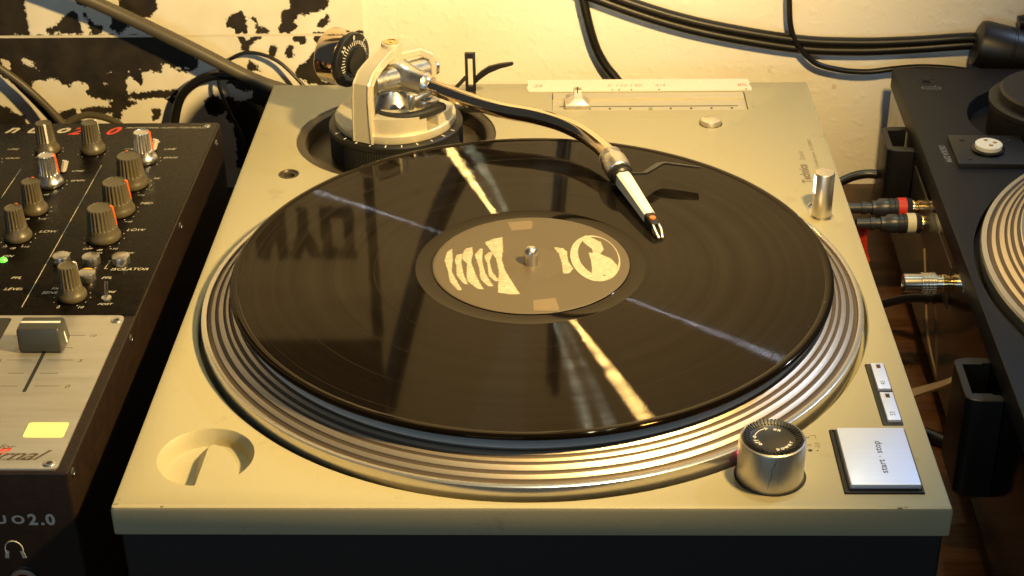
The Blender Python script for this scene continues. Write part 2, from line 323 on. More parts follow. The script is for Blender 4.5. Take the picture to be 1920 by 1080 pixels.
def text_bm(bm, s, h, x, y, z, ang=0.0, shear=0.0, align='LEFT', sx=1.0, th=0.1, weight=0.0, mtx=None, spacing=1.0):
    cu = bpy.data.curves.new('t', 'FONT'); cu.body = s; cu.size = 1.0; cu.shear = shear; cu.align_x = align; cu.offset = weight; cu.space_character = spacing
    cu.resolution_u = 3; cu.extrude = 0.0
    o = bpy.data.objects.new('t', cu); col.objects.link(o)
    dg = bpy.context.evaluated_depsgraph_get(); me = bpy.data.meshes.new_from_object(o.evaluated_get(dg))
    bpy.data.objects.remove(o); bpy.data.curves.remove(cu)
    k = h/0.70; M = Matrix.Translation((x, y, z+th)) @ Matrix.Rotation(ang, 4, 'Z') @ Matrix.Diagonal((k*sx, k, 1, 1))
    if mtx is not None: M = mtx @ Matrix.Diagonal((k*sx, k, 1, 1))
    n0 = len(bm.verts); bm.from_mesh(me); bm.verts.ensure_lookup_table()
    for v in bm.verts[n0:]: v.co = M @ v.co
    bpy.data.meshes.remove(me); return bm
def boolean(o, cutters):
    for c in cutters:
        md = o.modifiers.new('b', 'BOOLEAN'); md.operation = 'DIFFERENCE'; md.solver = 'EXACT'; md.object = c
    dg = bpy.context.evaluated_depsgraph_get(); me = bpy.data.meshes.new_from_object(o.evaluated_get(dg))
    for md in list(o.modifiers): o.modifiers.remove(md)
    old = o.data; o.data = me; bpy.data.meshes.remove(old)
    for c in cutters: bpy.data.objects.remove(c)
    bm = bmesh.new(); bm.from_mesh(o.data)
    for f in bm.faces: f.smooth = True
    for e in bm.edges: e.smooth = (len(e.link_faces) == 2 and e.calc_face_angle(0) < math.radians(30))
    bm.to_mesh(o.data); bm.free()

# ---------------------------------------------------------------- traced measurements, in millimetres
INK = [[(-218.1,43.2),(-181,42.9),(-181.2,35.2),(-181.7,10.2),(-224.3,10.5)],
[(-168.1,12.4),(-163.3,14.8),(-157.2,17.5),(-154.7,21.4),(-150.5,24.5),(-145.6,24.8),(-144.2,11.5),(-156.3,11.2),(-159.7,13.6),(-165.6,11.6)],
[(-139.3,24),(-134.9,16.1),(-129.5,14.5),(-130.7,11.4),(-134.9,10.6),(-137.3,17.3)],
[(-143.3,34.9),(-140.8,34.1),(-137.6,30.6),(-142.5,32.6)],
[(-111.4,42.4),(-88.4,42.2),(-89.4,28.7),(-95.4,22.9),(-101.5,22.1),(-107.7,23),(-111.4,15.2),(-114.7,12.8),(-117.8,12.1),(-122.6,15.2),(-119.6,18.4),(-118.5,26.2),(-111.9,27.7),(-114.1,30.8)],
[(-39.2,18.5),(-33,24.3),(-29.4,23.1),(-27.7,10.6),(-35.6,10.7),(-35.9,14.6),(-41.3,16.6)],
[(-224.6,8.9),(-77.9,7.8),(-77.4,5.4),(-71.9,1.4),(-67.3,-5),(-65.5,-9),(-66.4,-16.2),(-73.4,-17.8),(-79,-17),(-84.8,-12.1),(-91.5,-11.2),(-92.3,-16.9),(-100,-17.6),(-108.1,-16),(-115.2,-17.9),(-118.4,-24.8),(-118.9,-30.9),(-119.9,-41.2),(-114.7,-42.5),(-123.9,-47.4),(-126.8,-54.5),(-130,-52.8),(-129,-45.3),(-128.5,-39.1),(-141,-37.8),(-146.1,-33.6),(-141.5,-28.8),(-150.5,-24.6),(-154.2,-23.8),(-158.6,-27.8),(-163,-26.6),(-164.9,-23.7),(-161.7,-18.4),(-167.3,-22.5),(-184.7,-23.6),(-186.7,-28.5),(-191.6,-30.5),(-195.1,-28.4),(-206.7,-18.1),(-229.3,-15.9)],
[(-113.1,-16.7),(-106.8,-18),(-106.9,-26.9),(-110.3,-24.1),(-112.9,-20.8)],
[(-117.9,-37.5),(-113.7,-35.1),(-82.2,-33.6),(-82.5,-36.1),(-112.3,-38.4)],
[(-90,-38.5),(-81.6,-38.6),(-82.9,-42.7),(-86.9,-41.4)],
[(-153.2,-47.7),(-125.9,-45.3),(-126.4,-48.7),(-150.4,-49.3)],
[(-234.7,-44.7),(-211.5,-44.8),(-206,-46.9),(-202.9,-51.1),(-195.5,-53.2),(-195,-61.6),(-237.8,-61.4)],
[(-170,-50.9),(-163.9,-49.3),(-157.8,-47.2),(-157.8,-52.6),(-162.7,-54.3),(-169.7,-54.2)],
[(-100.8,-47.6),(-96.3,-48.4),(-97.8,-54.7),(-101.1,-55.9)],
[(4.7,37.4),(29.1,37.2),(29.4,28.9),(14.3,23.9),(7.2,24.9),(4.7,11.2),(-4.7,11.3),(-2.4,17),(-0.8,25.4),(4.7,27.2)],
[(22.5,14.9),(29.3,22.3),(29.4,17.2),(25.2,14.9)],
[(19,9.6),(53.5,9.4),(53.2,5.2),(36.1,4.4),(34.1,1.5),(21.5,1.6),(19.5,5.4),(19.3,8.3)],
[(5.7,7.4),(12.4,6.9),(10.7,2.6),(7.3,4.1),(5.5,4.6)],
[(12.3,-11.8),(17.1,-7.9),(20.2,-3.2),(33.7,-4.2),(42.9,-13.9),(42,-27.5),(37.1,-33.4),(14.7,-27.3),(5,-22.4),(5.4,-17.5),(10.2,-14.7)],
[(-28,-10.5),(-23.5,-15.4),(-22.4,-18.3),(-28.8,-16.3)],
[(-0.4,-1.1),(2.8,-0.2),(2.7,-6.9),(-0.1,-7.8),(-0.7,-4)],
[(-11.5,0.9),(-8.5,-1),(-11,-8.7),(-12.6,-10.6)],
[(-41,17.2),(-34.9,23.8),(-30.3,25.1),(-28.6,20),(-29,11),(-35.3,11.1),(-35.3,15.3)],
[(-21.8,19.9),(-18.7,15.2),(-13.7,10.9),(-18.3,10.6),(-20.4,16.1)],
[(-62.1,-42.6),(-56.9,-37.7),(-53.3,-38.7),(-50.8,-40.7),(-45.1,-38.8),(-40.9,-42.8),(-39.3,-45.8),(-45,-46.7),(-55.7,-51.7),(-61.1,-50.6)],
[(-47,-48.7),(-37.3,-43.8),(-27.6,-38.9),(-26.8,-31),(-15.6,-28.1),(-6.4,-28.2),(-9.6,-43),(-20.6,-62.9),(-25.4,-93.7),(-43.3,-93.6),(-43.2,-56.8),(-47.8,-55.7)],
[(-33.3,8.7),(-30.4,5.8),(-28.6,-2.8),(-32.1,-1.8),(-32.4,3.9)],
[(-44.2,-22.1),(-32.6,-25.1),(-26.6,-29),(-27.9,-33),(-36.1,-31.9),(-43.8,-27)],
[(-28,2.9),(-19.3,9),(-18.5,8.4),(-27.3,1.5)]]
HOLES = [[(-204.8,-7.2),(-198.2,-8.9),(-196.3,-12.9),(-199.6,-17),(-206.5,-16.9)],
[(-190.5,-6.1),(-184.9,-6.6),(-181.5,-9),(-178.6,-14.3),(-176.4,-19.5),(-178.7,-19.5),(-181.5,-15.5),(-186.2,-14.2),(-190.1,-10.1)],
[(-132.2,-17.4),(-127,-15.4),(-125.3,-16.7),(-126.9,-19.9),(-130.8,-20.7)],
[(-125.8,-25.6),(-122.1,-26.8),(-122.8,-28.9),(-126.1,-28)],
[(-135.2,-24.7),(-129.8,-26.8),(-129.2,-30.9),(-135,-28.8)],
[(-82.5,-14.9),(-69.2,-14.6),(-68.7,-16.6),(-80.9,-17)],
[(20.8,-24.5),(28.6,-24),(28.3,-27.9),(21.9,-27.9)],
[(-29.8,12.4),(-27,12.9),(-26.7,11.5),(-29.5,11)]]
LABEL_ART = {'b1':[(-43.8,3.4),(-42.8,12.4),(-40.7,14.9),(-39.7,3.4),(-39.7,-7.9),(-36.7,-17.7),(-33.3,-26.8),(-35.3,-27.1),(-39.7,-18.9),(-41.4,-7.9)],
'b2':[(-38.6,3.4),(-37.9,9.1),(-35.1,9.7),(-35.2,-0.4),(-33.4,-11.7),(-30.8,-21.4),(-32.7,-20.8),(-36.7,-12.9),(-37.5,-2.9)],
'b3':[(-35.3,7.2),(-34.1,14.9),(-30.4,16.8),(-29.8,9.7),(-30.4,2),(-28,-9.2),(-25.8,-17.8),(-22.8,-26.2),(-25.8,-25.6),(-31.3,-17.8),(-32,-9.2),(-32.1,-0.5),(-34.5,3.3)],
'b4':[(-28.7,9),(-26.3,15.1),(-25,14.8),(-24.9,3.3),(-23.2,-8),(-20.8,-16),(-18.1,-23.3),(-20.8,-23.2),(-24.8,-16),(-25.8,-5.5)],
'b5':[(-23.9,7.1),(-21.5,11.6),(-19.6,10.9),(-21.1,2),(-19.2,-9.3),(-15.6,-17.8),(-17.4,-18.4),(-20.7,-12.9),(-22,-0.5)],
'b6':[(-24.2,22),(-19.5,26),(-15.2,27.3),(-14.5,12.2),(-15,4.5),(-12.8,-8.1),(-9.5,-17.9),(-5.1,-30.8),(-10.4,-31.2),(-15.7,-29.2),(-15.9,-17.8),(-15.9,-8),(-17.8,4.5),(-20.9,13.5)],
'c1':[(11.6,16.6),(16,15.2),(18.1,12),(18.7,1.8),(21.1,-5.8),(19.2,-10.7),(16.2,-10.7),(15.6,-0.7),(14.1,9.4)],
'r1':[(-13,44.2),(-0.7,45.9),(0.3,44.1),(0,36.6),(-10.5,34.6)],
'r2':[(1.6,-36.9),(12.3,-34.6),(14.3,-45),(13.7,-46.7),(2,-46.7)]}
MIX_TEXT = [('n',-157.7,378.1,10.5,'w'),
('u',-144.5,377.9,10.5,'w'),
('o',-125.9,377.7,10.5,'w'),
('2',-116.9,375.2,10.5,'r'),
('.',-103.1,375,10.5,'r'),
('0',-94.3,374.9,10.5,'r'),
('PROFESSIONAL AUDIO CONTROLLER',-82.6,383.5,1.9,'w'),
('2',-60,360.4,4,'w'),
('LINE',-51.6,351.9,2.1,'w'),
('GAIN',-49.7,339.9,2.1,'w'),
('PHO',-76.3,352.2,2.1,'w'),
('LINE',-148.6,353,2.1,'w'),
('GAIN',-146.1,340.2,2.1,'w'),
('LINE',-100.6,322.1,2.1,'w'),
('GAIN',-98.2,309.2,2.1,'w'),
('HI',-49.4,311.6,2.2,'w'),
('MID',-50,279.3,2.4,'w'),
('LOW',-50.5,247,2.6,'w'),
('LOW',-99,245.5,2.6,'w'),
('+12',-54.3,290.1,1.7,'w'),
('+10',-54.1,257.2,1.7,'w'),
('OFF',-69.5,225.7,1.8,'w'),
('dB',-61.5,224.4,1.8,'w'),
('+10',-55.1,225.6,1.8,'w'),
('15',-114.7,228.4,1.8,'w'),
('dB',-109.8,226.6,1.8,'w'),
('+15',-104.4,228.3,1.8,'w'),
('dB',-109,291.3,1.7,'w'),
('dB',-111.8,260.8,1.7,'w'),
('+15',-103.9,260.8,1.7,'w'),
('HI',-77.8,221,1.8,'w'),
('MID',-63,220.9,1.8,'w'),
('LOW',-47.3,220.8,1.8,'w'),
('ISOLATOR',-48.7,202.7,2.6,'w'),
('PFL',-51.3,193.6,2.4,'w'),
('PRE',-45.5,179.1,1.9,'w'),
('POST',-46.6,166.7,1.9,'w'),
('ON',-111.2,217.6,2.2,'w'),
('PFL',-99.5,193.8,2.4,'w'),
('LEVEL',-99.7,182.1,2.4,'w'),
('FX',-74.9,182.6,2,'w'),
('SEND',-79,178.2,2.4,'w'),
('0',-67.2,163.6,2,'w'),
('10',-56.5,163.6,2,'w'),
('10',-80.9,135.4,2.2,'k'),
('10',-43.3,135.3,2.2,'k'),
('5',-82,112.5,2.4,'k'),
('5',-42.7,112.4,2.4,'k'),
('0',-43.4,89.8,2.8,'k'),
('for',-59.9,41.3,3.6,'k'),
('ernal',-65.5,33.3,7.2,'k'),
('VCA CROSSFADER PARK',-70.6,32.7,1.5,'k')]
FADER_MARKS = [((-53.8,136.8),(-45,136.8)), ((-51.6,125.4),(-48.2,125.4)), ((-57.8,114.4),(-45.3,114.3)), ((-77.6,114.4),(-65.6,114.4)), ((-58.1,102.6),(-49.4,102.6)), ((-73.6,102.6),(-65.9,102.6)), ((-57.9,91.6),(-45.4,91.6)), ((-75.4,91.6),(-65.7,91.6))]

# ================================================================ THE SETTING
tbl = B(); rbox(tbl, -700, 1100, -60, 560, -135, -110, b=2)
tag(obj('table', tbl, WOOD, sharp=30), kind='structure')
wl = B(); stack(wl, [[Vector((x, y, -400)) for x, y in ((-900, 522), (436.5, 522), (436.5, 600), (-900, 600))], [Vector((x, y, 640)) for x, y in ((-900, 522), (436.5, 522), (436.5, 600), (-900, 600))]])
wall = tag(obj('wall', wl, WALL), kind='structure')
w2 = B(); stack(w2, [[Vector((x, y, -400)) for x, y in ((436.7, 522.5), (1500, 522.5), (1500, 600), (436.7, 600))], [Vector((x, y, 640)) for x, y in ((436.7, 522.5), (1500, 522.5), (1500, 600), (436.7, 600))]])
obj('wallpaper_strip', w2, WALL, wall)

# ---- the torn black and white poster pasted on the wall
def poster():
    t = thing('poster', (52, 521, -60), 'torn black and white poster pasted on the wall behind the mixer', 'poster')
    x0, x1, za, zb, st = -230.0, 54.0, -112.0, 281.0, 1.6
    nx = int((x1-x0)/st)+1; nz = int((zb-za)/st)+1
    X, Z = np.meshgrid(np.linspace(x0, x1, nx), np.linspace(za, zb, nz))
    def sdf(poly):
        p = np.array(poly, float); q = np.roll(p, -1, 0); d = np.full(X.shape, 1e9); ins = np.zeros(X.shape, bool)
        for (ax, az), (bx, bz) in zip(p, q):
            ex, ez = bx-ax, bz-az; L2 = ex*ex+ez*ez+1e-9
            t_ = np.clip(((X-ax)*ex+(Z-az)*ez)/L2, 0, 1)
            d = np.minimum(d, np.hypot(X-ax-t_*ex, Z-az-t_*ez))
            cr = ((az > Z) != (bz > Z)) & (X < (bx-ax)*(Z-az)/((bz-az) if abs(bz-az) > 1e-9 else 1e-9)+ax); ins ^= cr
        return np.where(ins, d, -d)
    f = np.full(X.shape, -9.0)
    for p in INK: f = np.maximum(f, sdf(p))
    for p in HOLES: f = np.minimum(f, -sdf(p))
    # tall lettering higher up, seen only mirrored in the record
    up = []
    zb0, zt0 = 168.0, 210.0
    def st_(ox, *q): up.append([(ox+x, zb0+y*(zt0-zb0)) for x, y in q])
    st_(-62, (0, 0), (6, 0), (14, 1), (8, 1)); st_(-62, (9, 1), (15, 1), (23, 0), (16, 0)); st_(-62, (5, .25), (18, .25), (17, .42), (7, .42))
    st_(-37, (0, 0), (6, 0), (6, 1), (0, 1)); st_(-37, (2, 1), (8, 1), (22, 0), (15, 0)); st_(-37, (16, 0), (22, 0), (22, 1), (16, 1))
    st_(-12, (0, 1), (7, 1), (13, .5), (9, .42)); st_(-12, (16, 1), (23, 1), (13, .42), (9, .5)); st_(-12, (8, 0), (14, 0), (14, .52), (8, .52))
    st_(13, (0, 0), (6, 0), (6, 1), (0, 1)); st_(13, (17, 0), (23, 0), (23, 1), (17, 1)); st_(13, (0, 0), (23, 0), (23, .17), (0, .17)); st_(13, (0, .83), (23, .83), (23, 1), (0, 1))
    up.append([(48.5, 60), (60, 60), (60, 300), (46.5, 300)])
    for p in up: f = np.maximum(f, sdf(p))
    amp = np.clip((f+2.0)/4, 0, 1)
    
    f = np.clip(f, -5.0, 5.0)
    me = bpy.data.meshes.new('poster_sheet')
    co_ = np.zeros((nx*nz, 3)); co_[:, 0] = (X.ravel()-52)*S
    wob = np.array([noise.noise(Vector((x*0.02, z*0.02, 3.3)))*0.35+noise.noise(Vector((x*0.09, z*0.05, 9.3)))*0.12 for x, z in zip(X.ravel(), Z.ravel())])
    co_[:, 1] = (-0.2-0.35-wob*0.9)*S+0.001*0; co_[:, 2] = (Z.ravel()+60)*S
    i = np.arange(nx*nz).reshape(nz, nx); q = np.stack([i[:-1, :-1], i[:-1, 1:], i[1:, 1:], i[1:, :-1]], -1).reshape(-1, 4)
    me.from_pydata(co_.tolist(), [], q.tolist()); at = me.attributes.new('ink', 'FLOAT', 'POINT'); at.data.foreach_set('value', f.ravel().astype(np.float32))
    for p in me.polygons: p.use_smooth = True
    me.materials.append(POSTER); o = bpy.data.objects.new('poster_sheet', me); col.objects.link(o); o.parent = t
    # pasted white seam between the two sheets
    bm = B(); rbox(bm, -230, 53, 520.25, 520.4, 7.6, 9.4); obj('paste_seam', bm, mat('poster_paper', (0.74, 0.69, 0.56), 0.7), t)
poster()
bm = B(); rbox(bm, -260, 52, 516, 521.8, 284, 470, b=0.5)
tag(obj('picture_board', bm, mat('dark_board', (0.05, 0.038, 0.025), 0.6, var=0.2, vs=40), origin=(-100, 519, 284)), 'dark board hung on the wall above the torn poster', 'board')

# ================================================================ THE SILVER RECORD PLAYER
TT = thing('record_player', (176.5, 226.5, -110), 'silver record player in the middle with a black record on its platter', 'record player')
CX, CY = 175.4, 172.5           # spindle
PX, PY = 89.8, 367.5            # tonearm pivot
bm = B(); rbox(bm, 0, 353, 0, 453, -15, 0, b=2.0, rc=1.2, bb=0.8)
pl = obj('plinth', bm, SILVER, TT, sharp=30)
cuts = []
def cutter(bm):
    me = bpy.data.meshes.new('c'); bmesh.ops.recalc_face_normals(bm, faces=bm.faces)
    for v in bm.verts: v.co = (v.co-ORIG[TT.name])*S
    bm.to_mesh(me); bm.free(); o = bpy.data.objects.new('c', me); col.objects.link(o); o.parent = TT; cuts.append(o)
b_ = B(); lathe(b_, [(0, -9.5), (168.0, -9.5), (168.3, -0.7), (168.9, 0), (168.9, 3), (0, 3)], (CX, CY, 0), 160); cutter(b_)
b_ = B(); lathe(b_, [(0, -11), (55.5, -11), (56.5, -1.2), (61.6, -1.2), (61.6, 3), (0, 3)], (89.2, 371, 0), 96); cutter(b_)
# 45 adapter recess: a round bowl with a plateau left standing in it
bowl = B(); lathe(bowl, [(0, -8.2), (16.2, -8.2), (18.2, -7.4), (19.2, -5.5), (20.9, -0.4), (21.3, 0), (21.3, 3), (0, 3)], (34, 36.3, 0), 72)
tmp = []
cutter(bowl); bowl_o = cuts.pop()
plat = [(31.2, 9), (33.3, 16.1), (33.9, 42.5), (34.6, 44.7), (36.2, 45.2), (38.2, 44.2), (40.6, 42.8), (42.9, 40.6), (45.4, 37.4), (47.4, 33.8), (49.2, 29.2), (50.9, 23.6), (56, 9)]
low = [(26.6, 9), (27.6, 18), (25.4, 48), (26.5, 54), (36.2, 47.2)]+plat[5:]
b_ = B(); stack(b_, [[Vector((x, y, -12)) for x, y in low], [Vector((x, y, 0)) for x, y in plat], [Vector((x, y, 4)) for x, y in plat]])
cutter(b_); plat_o = cuts.pop()
boolean(bowl_o, [plat_o]); cuts.append(bowl_o)
b_ = B(); cyl(b_, (30.2, 317.5, -5), 6.1, 9, seg=40); cutter(b_)
b_ = B(); rbox(b_, 185.3, 309.8, 407.2, 436.8, -2.6, 3, rc=1); cutter(b_)
b_ = B(); rbox(b_, 309.3, 343.2, 9.6, 56.2, -3, 3, rc=0.5); cutter(b_)
b_ = B(); rbox(b_, 334.0, 343.4, 59.8, 110.2, -3, 3, rc=0.5); cutter(b_)
b_ = B(); rbox(b_, 329.0, 341.8, 256.2, 278.5, -4, 3, rc=6.0); cutter(b_)
b_ = B(); cyl(b_, (284.2, 386.2, -4), 7.2, 8, seg=40); cutter(b_)
b_ = B(); cyl(b_, (279.6, 23.3, -2), 15.4, 8, seg=64); cutter(b_)
boolean(pl, cuts)
bm = B(); rbox(bm, 2.0, 351, 2.0, 451, -95, -15.05, b=0, rc=2); obj('rubber_base', bm, RUBBER, TT)
for x, y in ((40, 40), (313, 40), (40, 413), (313, 413)):
    bm = B(); lathe(bm, [(0, -110), (22, -110), (24, -106), (24, -98), (20, -95.1), (0, -95.1)], (x, y, 0), 40); obj('foot', bm, BLACK, TT)
# small black hole insert
bm = B(); lathe(bm, [(6.05, -0.3), (6.05, 0.35), (5.2, 0.35), (4.6, -0.6), (3.3, -0.9), (3.1, -3.4), (0, -3.4)], (30.2, 317.5, 0), 40); obj('hinge_hole', bm, WELL, TT)
# ---- platter
pr = [(0, -8), (160, -8), (165.0, -6), (166.0, -1.5), (166.2, 4.0), (165.9, 5.4), (164.9, 5.8), (163.4, 5.8), (163.1, 5.2)]
bm = B(); lathe(bm, pr, (CX, CY, 0), 200)
platter = obj('platter', bm, PLATTER, TT, sharp=25)
bounds = [163.1, 160.9, 158.9, 157.1, 154.7, 153.3, 151.9, 150.2, 148.6, 147.2]   # strobe bands, dark / light in turn
zz_ = lambda r: 5.2+(163.1-r)/(163.1-147.2)*7.3
for i in range(9):
    ra, rb = bounds[i], bounds[i+1]; dark = (i % 2 == 0)
    bm = B()
    if dark: pf = [(ra, zz_(ra)), (ra-0.15, zz_(ra)-0.45), (rb+0.15, zz_(rb)-0.45), (rb, zz_(rb))]
    else: pf = [(ra, zz_(ra)), (ra-0.15, zz_(ra)+0.12), (rb+0.15, zz_(rb)+0.12), (rb, zz_(rb))]
    lathe(bm, pf, (CX, CY, 0), 200); obj('strobe_band', bm, STROBE_D if dark else STROBE_L, platter, sharp=60)
bm = B(); lathe(bm, [(147.2, 12.4), (147.4, 12.8), (147.1, 13.2), (144.4, 15.3), (143.7, 15.4), (143.2, 14.8), (143.0, 13.2), (0, 13.2)], (CX, CY, 0), 200); obj('inner_rim', bm, RIM, platter)
bm = B(); cyl(bm, (CX, CY, 13.25), 142.6, 3.0, b=0.4, seg=160); obj('rubber_mat', bm, RUBBER, platter)
bm = B(); lathe(bm, [(0, 13), (3.6, 13), (3.6, 26.2), (3.45, 27.6), (2.9, 28.9), (1.9, 29.7), (0.8, 30.0), (0, 30.05)], (CX, CY, 0), 36); obj('spindle', bm, SATIN, platter)
# ---- felt slipmat and record, things of their own
bm = B(); lathe(bm, [(3.8, 16.3), (146.2, 16.3), (146.4, 17.2), (146.2, 18.1), (3.8, 18.1), (3.8, 16.3)], (CX, CY, 0), 160)
tag(obj('slipmat', bm, FELT, origin=(CX, CY, 16.3)), 'black felt slipmat lying on the platter under the black record', 'slipmat')
REC = thing('vinyl_record', (CX, CY, 18.2), 'black vinyl record with a grey-brown label lying on the silver player', 'record')
bm = B(); lathe(bm, [(50.2, 18.2), (149.4, 18.2), (150.2, 18.5), (150.5, 19.2), (150.4, 19.9), (149.8, 20.45), (148.6, 20.7), (146.6, 20.62), (146.0, 20.3)], (CX, CY, 0), 240)
disc = obj('outer_edge', bm, VINYL_S, REC, sharp=50)
bm = B(); lathe(bm, [(146.0, 20.3), (58.2, 20.3)], (CX, CY, 0), 240); obj('grooves', bm, VINYL, REC)
for r in (141.3, 122.0, 99.5, 79.0):
    bm = B(); lathe(bm, [(r+0.22, 20.29), (r+0.1, 20.33), (r-0.1, 20.33), (r-0.22, 20.29)], (CX, CY, 0), 240); obj('track_gap', bm, VINYL_S, REC)
bm = B(); lathe(bm, [(58.2, 20.3), (57.8, 20.2), (50.2, 20.2), (49.8, 20.5), (49.6, 20.55)], (CX, CY, 0), 160); obj('run_out', bm, VINYL_S, REC)
bm = B(); lathe(bm, [(49.7, 20.35), (49.5, 20.58), (48.4, 20.62), (17.5, 20.6), (17.0, 20.5), (16.4, 20.58), (3.65, 20.6), (3.65, 18.2)], (CX, CY, 0), 160)
lab = obj('centre_label', bm, LABELM, REC, sharp=50)
def comb(poly, n, amp):
    """art strokes: split long edges and make them ragged like blurred print"""
    out = []
    for (ax, ay), (bx, by) in zip(poly, poly[1:]+poly[:1]):
        L = math.hypot(bx-ax, by-ay); k = max(1, int(L/0.55)); out.append((ax, ay))
        for j in range(1, k):
            t = j/k; s = (0.5 if j % 2 else -0.5)*amp*random.uniform(0.4, 1.2)
            out.append((ax+(bx-ax)*t+s, ay+(by-ay)*t+s*0.5))
    return out
for k, p in LABEL_ART.items():
    m = FAINT if k[0] == 'r' else CREAM
    q = comb(p, 0, 0.0 if k[0] == 'r' else 0.75)
    bm = B(); vs = [bm.verts.new((CX+x, CY+y, 20.68)) for x, y in q]; bm.faces.new(vs); bmesh.ops.triangulate(bm, faces=bm.faces)
    obj('label_art', bm, m, lab)
    if k[0] == 'b' or k == 'c1':       # darker hatching lines across the strokes
        xs = [v[0] for v in p]; ys = [v[1] for v in p]; bm = B(); y = min(ys)+0.8
        while y < max(ys)-0.6:
            xx = []
            for (ax, ay), (bx, by) in zip(p, p[1:]+p[:1]):
                if (ay > y) != (by > y): xx.append(ax+(bx-ax)*(y-ay)/(by-ay))
            xx.sort()
            for a, b2 in zip(xx[::2], xx[1::2]):
                if b2-a > 1.2 and random.random() < 0.75:
                    e = a+(b2-a)*random.uniform(0.35, 0.95); flat(bm, [(CX+a+0.2, CY+y), (CX+e, CY+y+0.9), (CX+e, CY+y+1.05), (CX+a+0.2, CY+y+0.22)], 20.7, 0.03)
            y += random.uniform(1.1, 2.0)
        if len(bm.verts): obj('label_hatching', bm, FAINT, lab)
        else: bm.free()
# ring with a bright swash
ocx, ocy, ox_, oy_ = 32.4, 5.2, 12.6, 23.8
icx, icy = 34.2, 6.4
def ell(cx, cy, a, b, n=72, rot=0.0): return [(cx+a*math.cos(t)*math.cos(rot)-b*math.sin(t)*math.sin(rot), cy+a*math.cos(t)*math.sin(rot)+b*math.sin(t)*math.cos(rot)) for t in [2*math.pi*i/n for i in range(n)]]
bm = B(); oo = ell(ocx, ocy, 12.4, 23.9, rot=0.1); ii = ell(34.0, 7.0, 10.0, 20.5, rot=0.12)
vo = [bm.verts.new((CX+x, CY+y, 20.68)) for x, y in oo]; vi = [bm.verts.new((CX+x, CY+y, 20.68)) for x, y in ii]
for i in range(72): j = (i+1) % 72; bm.faces.new((vo[i], vo[j], vi[j], vi[i]))
obj('label_ring', bm, CREAM, lab)
sw = [(25.2, 26), (28, 29), (35.5, 22), (37, 14), (35, 9), (40.5, 4), (43.3, -3), (43, -9), (39.5, -15.5), (36.5, -12), (33.5, -16.5), (30.5, -14), (30.6, -5), (30.2, 3), (29.2, 10.5), (31.5, 10.5), (31.0, 14.5), (27.5, 20)]
bm = B(); vs = [bm.verts.new((CX+x, CY+y, 20.74)) for x, y in comb(sw, 0, 0.5)]; bm.faces.new(vs); bmesh.ops.triangulate(bm, faces=bm.faces); obj('label_art', bm, CREAM, lab)

# ---- tonearm
axd = Vector((0.868, -0.496, 0))
base = B(); lathe(base, [(0, -10.9), (40.3, -10.9), (40.3, 8), (40.9, 8.6), (40.9, 11.4), (40.0, 12.2), (37.0, 12.4), (0, 12.4)], (PX, PY, 0), 120)
TB = obj('tonearm_base', base, BLACK, TT)
bm = B()
for i in range(150):
    a = 2*math.pi*i/150; c = Vector((PX+40.35*math.cos(a), PY+40.35*math.sin(a), 0))
    M = Matrix.Translation(c) @ Matrix.Rotation(a, 4, 'Z'); rbox(bm, -0.5, 0.45, -0.45, 0.45, -8, 8, mtx=M)
obj('knurling', bm, BLACKM, TB)
for i, dg in enumerate(range(-150, -20, 14)):
    a = math.radians(dg); M = Matrix.Translation((PX+38.9*math.cos(a), PY+38.9*math.sin(a), 12.3)) @ Matrix.Rotation(a, 4, 'Z'); bm = B(); rbox(bm, -1.6 if i % 2 == 0 else -0.8, 1.2, -0.3, 0.3, -0.1, 0.12, mtx=M); obj('height_mark', bm, WHITE, TB)
bm = B(); lathe(bm, [(0, 12.4), (36.4, 12.4), (36.8, 13), (36.8, 17.2), (36.0, 18.0), (0, 18.0)], (PX, PY, 0), 100)
TBS = obj('arm_turret', bm, CASTING, TT)
def sector(bm, r0, r1, a0, a1, z0, z1, b=0.5, n=20):
    p = [(PX+r1*math.cos(math.radians(a0+(a1-a0)*i/n)), PY+r1*math.sin(math.radians(a0+(a1-a0)*i/n))) for i in range(n+1)]
    p += [(PX+r0*math.cos(math.radians(a1+(a0-a1)*i/n)), PY+r0*math.sin(math.radians(a1+(a0-a1)*i/n))) for i in range(n+1)]
    rings = [[Vector((x, y, z0)) for x, y in p], [Vector((x, y, z1)) for x, y in p]]
    return stack(bm, rings)
bm = B(); sector(bm, 20, 34.6, -108, -52, 18, 27.5); obj('lift_housing', bm, CASTING, TBS, sharp=40)
bm = B(); sector(bm, 4, 35.2, -38, 2, 18, 24.2); obj('anti_skate_housing', bm, CASTING, TBS, sharp=40)
bm = B(); cyl(bm, (PX+19, PY-3, 24.2), 8.5, 4.4, b=0.7); cyl(bm, (PX+19, PY-3, 28.6), 5.0, 1.6, b=0.4); obj('anti_skate_dial', bm, SATIN, TBS)
bm = B(); lathe(bm, [(0, 18), (17, 18), (12.5, 26), (8.5, 33), (7.5, 37.5), (0, 37.5)], (PX-1, PY+1, 0), 48); obj('pivot_column', bm, SATIN, TBS)
bm = B(); lathe(bm, [(0, 18), (12.5, 18), (12.5, 20), (8, 22.5), (0, 22.5)], (PX-14, PY+17, 0), 40); obj('column_foot', bm, BLACK, TBS)
